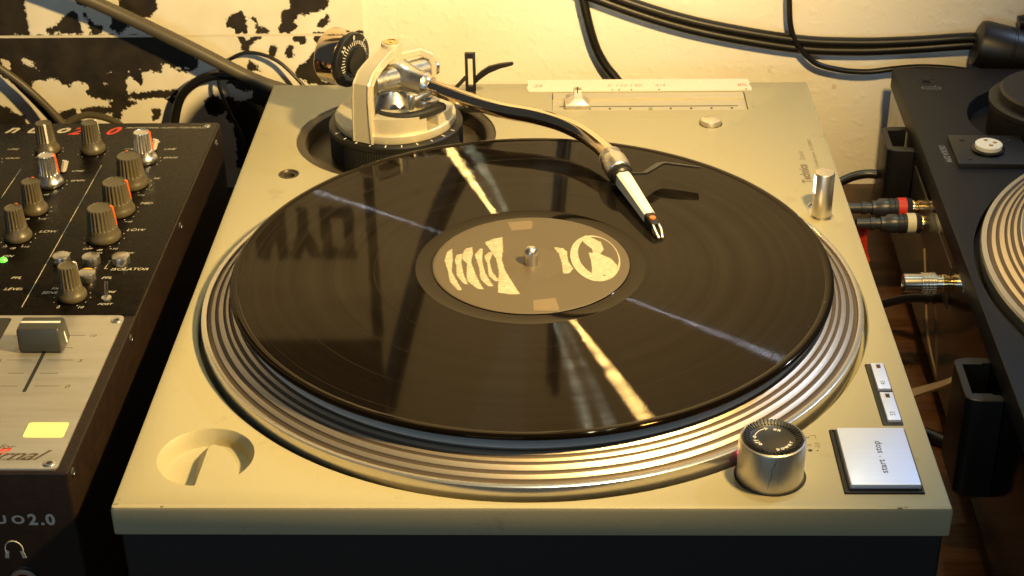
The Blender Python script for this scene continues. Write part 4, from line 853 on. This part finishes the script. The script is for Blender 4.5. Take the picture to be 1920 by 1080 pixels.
for x, y in ((-105.2, 321.5), (-57.5, 351.0)):
    bm = B(); cyl(bm, (x, y, 0), 2.0, 0.8, seg=24); o = obj('input_switch', bm, BLACK, MX)
    bm = B(); tube(bm, [(x, y, 0.6), (x+0.8, y+0.8, 3.4), (x+1.8, y+1.6, 6.6)], lambda t: 1.6+0.4*t, seg=8, smooth=2); obj('switch_cap', bm, CLEAR, o)
bm = B(); lathe(bm, [(0, 2.0), (1.2, 1.8), (2.0, 0.9), (2.2, 0), (0, 0)], (-108.9, 213.5, 0), 24); obj('power_light', bm, LED_G, MX)
# printed words and rules
bw, br, bk = B(), B(), B()
for s, x, y, h, c in MIX_TEXT:
    tgt_ = {'w': bw, 'r': br, 'k': bk}[c]; zt = 0.0 if c != 'k' else 0.35
    if h > 10: text_bm(tgt_, s, h, x, y, zt, shear=0.45, th=0.05, sx=0.92, weight=0.03)
    elif h > 6: text_bm(tgt_, s, h*1.0, x, y, zt, shear=0.6, th=0.05, sx=1.3, weight=0.012, spacing=0.95)
    else: text_bm(tgt_, s, h, x, y, zt, shear=0.3, th=0.05, sx=1.15)
strip(bw, (-132.6, 288), (-132.2, 326), 0.35, 0, 0.05); strip(bw, (-84.9, 164.8), (-84.6, 330.5), 0.35, 0, 0.05)
strip(bw, (-52.2, 213.1), (-50.2, 213.1), 0.3, 0, 0.05); strip(bw, (-50.9, 213.1), (-52.0, 204.4), 0.3, 0, 0.05); strip(bw, (-52.0, 204.4), (-50.2, 204.4), 0.3, 0, 0.05)
for a, b2 in FADER_MARKS: strip(bk, a, b2, 0.3, 0.35, 0.05)
obj('panel_lettering', bw, PRINTW, PN); obj('red_lettering', br, PRINTR, PN); obj('plate_lettering', bk, mat('plate_print', (0.07, 0.05, 0.035), 0.5), FP)
bm = B(); text_bm(bm, 'e', 7.2, -62.2, 37.4, 0.35, shear=0.6, th=0.05, sx=1.3, weight=0.012); obj('red_initial', bm, PRINTR, FP)
# faders
bm = B(); stack(bm, [[Vector((x, y, z)) for x, y in rrect(-62.1, -60.3, 86.5, 146.0, 0.9)] for z in (0.3, 0.42)]); obj('fader_slot', bm, BLACKM, FP)
bm = B(); rbox(bm, -112, -86.3, 126.5, 153.5, 0.3, 0.42, rc=2.0); obj('meter_window', bm, GLOSSBLK, FP)
bm = B(); stack(bm, [[Vector((x, y, z)) for x, y in rrect(a, b2, c, d, 1.2)] for z, a, b2, c, d in ((1.2, -73.0, -51.8, 120.4, 134.6), (2.0, -73.2, -51.6, 120.2, 134.8), (12.2, -73.0, -52.2, 120.6, 133.4), (13.4, -72.6, -52.6, 121.4, 132.6), (13.6, -72.0, -53.2, 122.2, 131.8))]); FC = obj('fader_cap', bm, mat('fader_grey', (0.035, 0.037, 0.032), 0.42, var=0.08, vs=200), FP)
bm = B(); rbox(bm, -72.2, -53.0, 126.9, 128.4, 13.4, 13.95, b=0.2); M = None; obj('fader_line', bm, WHITE, FC)
bm = B(); stack(bm, [[Vector((x, y, z)) for x, y in ((xx-0.2, 127.2), (xx+0.12, 127.2), (xx+0.12, 128.4), (xx-0.2, 128.4))] for xx, z in ((-51.35, 2.2), (-52.5, 11.6))]); obj('fader_line', bm, WHITE, FC)
bm = B(); rbox(bm, -62.2, -60.2, 126, 129, 0.4, 1.3); obj('fader_stem', bm, SATIN, FC)
# screws
def screw(x, y, z, r, parent, mtx=None):
    bm = B(); lathe(bm, [(0, -0.2), (r, -0.2), (r, 0.3), (r*0.82, 0.55), (r*0.5, 0.62), (r*0.42, 0.1), (0, 0.1)], (0, 0, 0), 24); M = mtx if mtx is not None else Matrix.Translation((x, y, z)); bmesh.ops.transform(bm, matrix=M, verts=bm.verts); o = obj('screw', bm, SATIN, parent)
    bm = B(); lathe(bm, [(0, 0.12), (r*0.44, 0.12), (r*0.40, 0.5), (0, 0.15)], (0, 0, 0), 6); bmesh.ops.transform(bm, matrix=M, verts=bm.verts); obj('screw_socket', bm, BLACKM, o)
screw(-32.8, 151.0, 0.35, 2.7, MX); screw(-33.9, 30.4, 0.35, 2.7, MX); screw(-31.5, 386.5, 0.0, 2.0, MX)
for y, z in ((263, -5.4), (141.5, -4.4), (30.0, -4.0), (374, -6)):
    screw(0, 0, 0, 2.2, MX, Matrix.Translation((-24.0, y, z)) @ Matrix.Rotation(math.radians(90), 4, 'Y'))
bm = B(); stack(bm, [[Vector((x, y, z)) for x, y in rrect(-51.4, -33.0, 49.9, 61.5, 1.3)] for z in (0.36, 0.5)]); obj('yellow_sticker', bm, STICKER, FP)
# front face: name, headphone symbol, jack
FM = lambda x, z: Matrix.Translation((x, 24.35, z)) @ Matrix.Rotation(math.radians(90), 4, 'X')
bm = B(); fpnt = mat('front_print', (0.42, 0.42, 0.40), 0.5)
for s, x in (('n', -69), ('u', -60.6), ('o', -53.3), ('2', -45.9), ('.', -40.5), ('0', -38.0)): text_bm(bm, s.upper() if s in 'no' else s, 5.8, 0, 0, 0, mtx=FM(x, -28.6), weight=0.035, sx=1.0) if s not in 'uo' else text_bm(bm, s.upper(), 4.4, 0, 0, 0, mtx=FM(x, -28.0), weight=0.035, sx=1.15)
obj('front_lettering', bm, fpnt, MX)
bm = B(); pth = [(-55.0+4.0*math.cos(math.radians(a)), 24.35, -42.6+4.6*math.sin(math.radians(a))) for a in range(-30, 211, 12)]; tube(bm, pth, 0.30, seg=8, smooth=1)
for sgn in (-1, 1):
    M = Matrix.Translation((-55.0+sgn*3.6, 24.3, -45.4)) @ Matrix.Rotation(math.radians(-sgn*12), 4, 'Y'); rbox(bm, -0.85, 0.85, -0.12, 0.1, -2.2, 2.0, rc=0, mtx=M)
obj('headphone_symbol', bm, fpnt, MX)
bm = B(); lathe(bm, [(4.0, 0), (6.6, 0), (6.6, 1.6), (6.0, 2.2), (4.6, 2.2), (4.0, 1.2), (3.2, -0.5), (0, -0.5)], (-52.8, 24.5, -60.0), 40, axis=(0, -1, 0)); obj('headphone_jack', bm, SATIN, MX)

# ================================================================ THE DARK RECORD PLAYER ON THE RIGHT
D2 = bpy.data.objects.new('record_player', None); col.objects.link(D2); D2.location = P3(396.3, 21.9, 0); D2.rotation_euler = (0, 0, math.radians(-2.01)); ORIG[D2.name] = Vector((0, 0, 0))
tag(D2, 'dark blue-black record player half out of view at the right', 'record player')
bm = B(); rbox(bm, 0, 353, 0, 453, -13, 0, b=0.6, rc=1.0)
p2 = obj('plinth', bm, DECKB, D2, sharp=30)
cuts = []
def cutter2(bm):
    me = bpy.data.meshes.new('c'); bmesh.ops.recalc_face_normals(bm, faces=bm.faces)
    for v in bm.verts: v.co = v.co*S
    bm.to_mesh(me); bm.free(); o = bpy.data.objects.new('c', me); col.objects.link(o); o.parent = D2; cuts.append(o)
CX2, CY2 = 174.0, 172.5
b_ = B(); lathe(b_, [(0, -8), (169.5, -8), (169.5, 3), (0, 3)], (CX2, CY2, 0), 140); cutter2(b_)
b_ = B(); lathe(b_, [(0, -9), (51, -9), (53, -0.8), (53.4, -0.8), (53.4, 3), (0, 3)], (88.5, 372, 0), 80); cutter2(b_)
b_ = B(); cyl(b_, (19.3, 431.5, -6), 6.0, 9, seg=32); cutter2(b_)
boolean(p2, cuts)
bm = B(); rbox(bm, 0.6, 352, 1, 452, -96, -13.05, rc=1); obj('side_case', bm, GLOSSBLK, D2)
for x, y in ((40, 40), (313, 40), (40, 413), (313, 413)):
    bm = B(); cyl(bm, (x, y, -110), 23, 14, b=1.5, seg=36); obj('foot', bm, BLACKM, D2)
bm = B(); lathe(bm, [(0, -7), (165.0, -6), (166.4, -1.5), (166.6, 4.0), (166.0, 5.4), (163.4, 5.8), (163.1, 5.2)], (CX2, CY2, 0), 180); pt2 = obj('platter', bm, PLATTER, D2, sharp=25)
for i in range(9):
    ra, rb = bounds[i], bounds[i+1]; dark = (i % 2 == 0); bm = B()
    if dark: pf = [(ra, zz_(ra)), (ra-0.15, zz_(ra)-0.45), (rb+0.15, zz_(rb)-0.45), (rb, zz_(rb))]
    else: pf = [(ra, zz_(ra)), (ra-0.15, zz_(ra)+0.12), (rb+0.15, zz_(rb)+0.12), (rb, zz_(rb))]
    lathe(bm, pf, (CX2, CY2, 0), 180); obj('strobe_band', bm, STROBE_D if dark else STROBE_L, pt2, sharp=60)
bm = B(); lathe(bm, [(147.2, 12.4), (147.0, 13.2), (146.5, 13.6), (143.4, 13.6), (143.0, 13.2), (0, 13.2)], (CX2, CY2, 0), 180); obj('inner_rim', bm, PLATTER, pt2)
bm = B(); cyl(bm, (CX2, CY2, 13.25), 142.8, 4.5, b=0.8, seg=140); obj('rubber_mat', bm, RUBBER, pt2)
bm = B(); lathe(bm, [(0, -8.8), (41, -8.8), (41, 9), (42, 10), (42, 13), (40, 14), (36, 14), (36, 19), (34.5, 20.4), (0, 20.4)], (88.5, 370, 0), 90); obj('tonearm_base', bm, BLACK, D2)
bm = B(); lathe(bm, [(5.9, -0.2), (5.9, 0.25), (5.0, 0.25), (4.4, -0.8), (3.0, -1.0), (2.8, -4), (0, -4)], (19.3, 431.5, 0), 32); obj('hinge_hole', bm, BLACKM, D2)
bm = B(); rbox(bm, 16.6, 60, 300.6, 340, 0.0, 3.2, b=0.5, rc=0.8); sq = obj('socket_plate', bm, BLACK, D2)
bm = B(); lathe(bm, [(0, 3.2), (9.0, 3.2), (9.6, 3.6), (9.6, 4.6), (8.4, 5.0), (0, 5.0)], (36.6, 318.2, 0), 44); obj('socket_collar', bm, GLOSSBLK, sq)
bm = B(); lathe(bm, [(0, 5.0), (7.6, 5.0), (7.9, 5.4), (7.9, 7.6), (7.4, 8.0), (0, 8.0)], (36.6, 318.2, 0), 44); wd_ = obj('white_plug', bm, WHITE, D2)
for dx, dy in ((-1.2, 4.0), (3.6, 0.8), (0.6, -3.4)):
    bm = B(); cyl(bm, (36.6+dx, 318.2+dy, 7.95), 1.35, 0.25, seg=18); obj('brass_contact', bm, GOLD, wd_)
for x, y in ((24, 333), (52, 333), (24, 306.5)):
    bm = B(); cyl(bm, (x, y, 3.15), 1.5, 0.5, b=0.15, seg=18); obj('small_screw', bm, BLACK, sq)
bm = B(); text_bm(bm, 'DECK/A 25M4', 3.6, 10.3, 331, 0, ang=math.radians(-88), th=0.05, sx=0.72); 
for a, b2 in (((14.4, 417.6), (25.6, 417.4)), ((25.6, 417.4), (26.6, 419.2)), ((26.6, 419.2), (25.6, 420.8)), ((25.6, 420.8), (14.4, 420.6)), ((14.4, 420.6), (14.4, 417.6)), ((22.6, 420.8), (23.6, 423.4))): strip(bm, a, b2, 0.35, 0, 0.05)
obj('deck_lettering', bm, mat('grey_print', (0.22, 0.22, 0.23), 0.5), D2)
def hinge(y0, y1, x0, zt):
    bm = B(); n = 8
    def out(i):
        r = 8.0; p = [(0.2, y0+i)]
        for k in range(n+1): a = math.radians(-90-90*k/n); p.append((x0+i+r+r*math.cos(a), y0+i+r*0.5+r*0.5*math.sin(a)))
        for k in range(n+1): a = math.radians(180-90*k/n); p.append((x0+i+r+r*math.cos(a), y1-i-r*0.5+r*0.5*math.sin(a)))
        p.append((0.2, y1-i)); return p
    inn = [(0.2, y0+5), (-4, y0+5), (-4, y0+6.2), (x0+3.4, y0+6.2), (x0+3.4, y1-6.2), (-4, y1-6.2), (-4, y1-5), (0.2, y1-5)]
    o1 = out(0)
    stack(bm, [[Vector((x, y, zt-58)) for x, y in out(1.5)], [Vector((x, y, zt-55)) for x, y in o1], [Vector((x, y, zt-0.4)) for x, y in o1], [Vector((x, y, zt)) for x, y in out(0.4)]])
    h = obj('lid_hinge', bm, mat('hinge_black', (0.006, 0.006, 0.006), 0.42), D2, sharp=40)
    me = bpy.data.meshes.new('c'); bc = B(); stack(bc, [[Vector((x, y, zt-30)) for x, y in inn], [Vector((x, y, zt+5)) for x, y in inn]]); bmesh.ops.recalc_face_normals(bc, faces=bc.faces)
    for v in bc.verts: v.co = v.co*S
    bc.to_mesh(me); bc.free(); c = bpy.data.objects.new('c', me); col.objects.link(c); c.parent = D2; boolean(h, [c])
hinge(78, 116, -17.0, -14); hinge(351, 387, -15.5, -13)
bm = B(); rbox(bm, 0.2, 0.62, 216, 345, -46, -20); obj('connector_panel', bm, mat('connector_panel', (0.04, 0.035, 0.03), 0.3), D2)

# ---- plugs in the gap
def plug(name, y, z, xe, band, label, seg=28, k=1.22):
    """rca plug lying along x, its tip at xe"""
    t = thing(name, (xe, y, z), label, 'plug', 'cable plugs on the side of the dark player')
    ax = (1, 0.02, 0)
    bm = B(); lathe(bm, [(a*k, b*k) for a, b in [(0, -34), (2.6, -34), (2.6, -27.5), (3.2, -27.3), (3.2, -25), (2.6, -24.8), (2.7, -22.4), (3.6, -22.2), (3.6, -20), (4.6, -18.5), (4.8, -14.6), (4.35, -14.3), (4.35, -13.6), (4.8, -13.4), (4.8, -12.2), (4.35, -12), (4.35, -11.3), (4.8, -11.1), (4.8, -3.2), (4.4, -2.6), (0, -2.6)]], (xe, y, z), seg, axis=ax); obj('plug_body', bm, mat('plug_blue_black', (0.020, 0.022, 0.032), 0.38), t)
    bm = B(); lathe(bm, [(a*k, b*k) for a, b in [(4.78, -9.6), (5.0, -9.5), (5.0, -5.4), (4.78, -5.3)]], (xe, y, z), seg, axis=ax); obj('colour_band', bm, band, t)
    bm = B(); lathe(bm, [(a*k, b*k) for a, b in [(0, -2.6), (3.6, -2.6), (3.8, -2.2), (3.8, -1.2), (3.3, -1.0), (3.3, 0.2), (3.8, 0.4), (3.8, 1.6), (3.4, 2), (3.4, 6), (0, 6)]], (xe, y, z), seg, axis=ax); obj('plug_tip', bm, GOLD, t)
plug('cable_plug', 336.5, -33.5, 405.5, RED, 'dark plug with a red band, upper one of the pair between the players')
plug('cable_plug', 322.0, -36.5, 408.5, mat('white_band', (0.62, 0.57, 0.40), 0.5), 'dark plug with a cream band, lower one of the pair between the players')
t = thing('metal_connector', (406, 239, -30), 'bare gold and chrome connector sticking out of the dark player', 'connector')
bm = B(); lathe(bm, [(3.1, -27), (3.9, -27), (4.2, -26.6), (4.2, -17.6), (3.9, -17.4), (0, -17.2), (0, -24), (3.1, -24), (3.1, -27)], (406, 239, -30), 36, axis=(1, 0.0, 0)); obj('shell', bm, BRIGHT, t)
bm = B(); lathe(bm, [(0, -17.4), (4.4, -17.4), (4.4, -9.2), (3.7, -8.8), (3.7, -5.6), (0, -5.6)], (406, 239, -30), 36, axis=(1, 0, 0)); obj('grip', bm, BRIGHT, t)
bm = B()
for i in range(24):
    for k in range(4):
        a = 2*math.pi*i/24; M = Matrix.Translation((406-16.2+k*2.0, 239, -30)) @ Matrix.Rotation(a, 4, 'X'); rbox(bm, -0.65, 0.65, -0.38, 0.38, 4.3, 4.85, mtx=M)
obj('grip_knurling', bm, BRIGHT, t)
bm = B(); lathe(bm, [(0, -5.6), (4.0, -5.6), (4.0, -3.4), (3.4, -3.0), (3.4, -1.6), (4.1, -1.4), (4.1, 2.2), (3.2, 2.6), (3.2, 8), (0, 8)], (406, 239, -30), 36, axis=(1, 0, 0)); obj('gold_end', bm, GOLD, t)
t.scale = (1, 1.25, 1.25)
# red cloth
bm = B(); rings = []
n1, n2_ = 14, 12; vv = [[bm.verts.new((362+15*i/n1*(1-0.25*j/n2_)+0.8*math.sin(j), 336-62*(j/n2_)*0.62, -44-16*(j/n2_)+1.5*math.sin(i*0.9+j*0.7))) for i in range(n1+1)] for j in range(n2_+1)]
for j in range(n2_):
    for i in range(n1): bm.faces.new((vv[j][i], vv[j][i+1], vv[j+1][i+1], vv[j+1][i]))
bmesh.ops.solidify(bm, geom=bm.faces[:], thickness=0.8)
tag(obj('red_cloth', bm, REDCLOTH, origin=(368, 318, -60)), 'scrap of red cloth beneath the plugs between the two players', 'cloth')

# ================================================================ CABLES
def nearer(pts, d): return [(x+(x-190)*d/1041, y+d, z-0.395*d) for x, y, z in pts]
def cable(label, pts, r, m, name='cable', cat_='cable', seg=14, group=None, smooth=8):
    bm = B(); tube(bm, pts, r, seg=seg, smooth=smooth); o = obj(name, bm, m, origin=pts[0], sharp=60); return tag(o, label, cat_, group)
cable('thick grey cable slanting down across the torn poster', nearer([(-190, 480, 84), (-150, 484, 62), (-107.1, 490, 37), (-66.1, 490, 14.5), (-20.6, 490, -12), (8.2, 491, -24), (34, 496, -40), (60, 500, -70)], 11), 4.6, CABLE_G)
cable('black cable arching over the gap between mixer and silver player', nearer([(-84, 480, -110), (-84, 497, -72), (-82.2, 503, -50), (-73.2, 505, -28), (-51.2, 505, -15.6), (-21.2, 500, -17), (6, 490, -27), (30, 485, -48)], 7), 3.4, CABLE_B)
cable('thin black cable looping in front of the lower torn poster', [(12, 508, -26), (-6, 512, -8), (-26, 513, -1.5), (-42, 512, -8), (-49, 510, -22), (-44, 506, -40), (-36, 502, -58), (-30, 498, -80), (-28, 490, -108)], 1.3, CABLE_B)
cable('upper of two crossing dark cables at the left edge', [(-240, 500, 22), (-215, 503, 4), (-196, 505, -12), (-180, 505, -28), (-163, 500, -46), (-150, 490, -62)], 2.6, CABLE_G)
cable('lower of two crossing dark cables at the left edge', [(-235, 505, 14), (-205, 508, -6), (-187, 508, -27), (-172, 506, -46), (-160, 500, -60), (-150, 495, -80)], 2.4, CABLE_B)
cable('low grey cable arching just behind the top edge of the mixer', [(-176, 485, -74), (-165, 497, -54), (-150, 502, -45), (-136, 502, -44), (-120, 498, -49), (-108, 490, -60)], 2.4, CABLE_G)
cable('black cable hanging down the wall behind the pitch fader', nearer([(186, 505, 330), (188, 506, 250), (190, 506, 180), (196, 507, 110), (201, 508, 70), (206, 508, 38), (213.5, 508, 7.2), (221, 507, -9), (231, 505, -22), (246, 500, -45), (255, 495, -80)], 7), 3.3, CABLE_B)
t = thing('cable', (280, 512, 17), 'pair of heavy black cables sagging along the wall into the connector', 'cable')
for k, dz in enumerate((3.2, -3.4)):
    o_ = 1.2 if k else -0.6
    pts = [(58, 505+o_, 345), (82, 505+o_, 250), (110, 505+o_, 165), (150, 505+o_, 95+dz), (190, 505+o_, 56+dz), (226.6, 505+o_, 37.5+dz), (281.2, 505+o_, 19.2+dz), (347.1, 505+o_, 6.0+dz), (390.9, 505+o_, 3.0+dz), (430, 504+o_, 4.4+dz*0.9), (466, 502+o_*0.5, 7.6+dz*0.8), (480, 502, 7.5+dz*0.6)]
    bm = B(); tube(bm, nearer(pts, 6.5), 3.7, seg=18); obj('conductor', bm, CABLE_B, t)
cable('thin black lead hanging from the top and curving right past the dark player', nearer([(345, 500, 110), (344.5, 500, 60), (344.3, 499, 37), (348.4, 498, 14), (362.4, 497, -4), (380, 497, -10.5), (399.6, 497, -12.4), (418, 497, -10.4), (435.7, 497, -9), (458, 495, -9.6), (479.6, 492, -12.5), (509.5, 488, -19), (560, 480, -30)], 11), 2.0, CABLE_B)
t = thing('cable_connector', (475, 500, 6), 'big black barrel connector on the heavy cables above the dark player', 'connector')
bm = B(); lathe(bm, [(0, 0), (12.5, 0), (15.2, 1.2), (16.2, 4), (16.4, 22), (16.0, 22.4), (16.0, 23.6), (16.5, 24), (16.5, 60), (0, 60)], (472, 500, 7.5), 48, axis=(0.95, -0.12, -0.22)); obj('barrel', bm, BLACK, t)
bm = B(); tube(bm, [(500, 503, 20), (530, 503, 26), (580, 503, 34)], 5, seg=14); obj('sleeve', bm, CABLE_B, t)
cable('thin tan wire dropping to the table between the two players', [(404, 300, -42), (404, 285, -60), (403, 262, -80), (406, 232, -95), (412, 196, -106), (424, 172, -108.6), (440, 150, -108.6)], 0.8, TAN, name='wire', cat_='wire')
cable('curved black cable lying on the table beside the silver player', [(350, 240, -106), (372, 222, -106), (392, 204, -106), (410, 190, -106), (430, 180, -106)], 3.6, CABLE_B)
cable('black cable crossing the table below the gold connector', [(345, 330, -90), (370, 305, -85), (395, 290, -70), (410, 270, -58), (425, 262, -50)], 2.6, CABLE_B)
cable('dark cable arching under the plugs behind the silver player', [(340, 380, -70), (365, 400, -52), (388, 408, -46), (405, 400, -48), (420, 380, -56)], 3.0, CABLE_B)
bm = B(); sp = cat([(352, 168, -66), (366, 172, -62), (380, 177, -60), (394, 184, -60), (404, 189, -58)], 6); rings = []
for i, p in enumerate(sp):
    tt_ = i/(len(sp)-1); rings.append([p+Vector((0, a*(3.4-0.8*tt_), b*0.8+a*(0.9-1.6*tt_))) for a, b in ((-1, -1), (1, -1), (1, 1), (-1, 1))])
stack(bm, rings); tag(obj('flat_strap', bm, TAN, origin=(352, 168, -66), sharp=40), 'flat brown strap sticking out from beneath the silver player', 'strap')
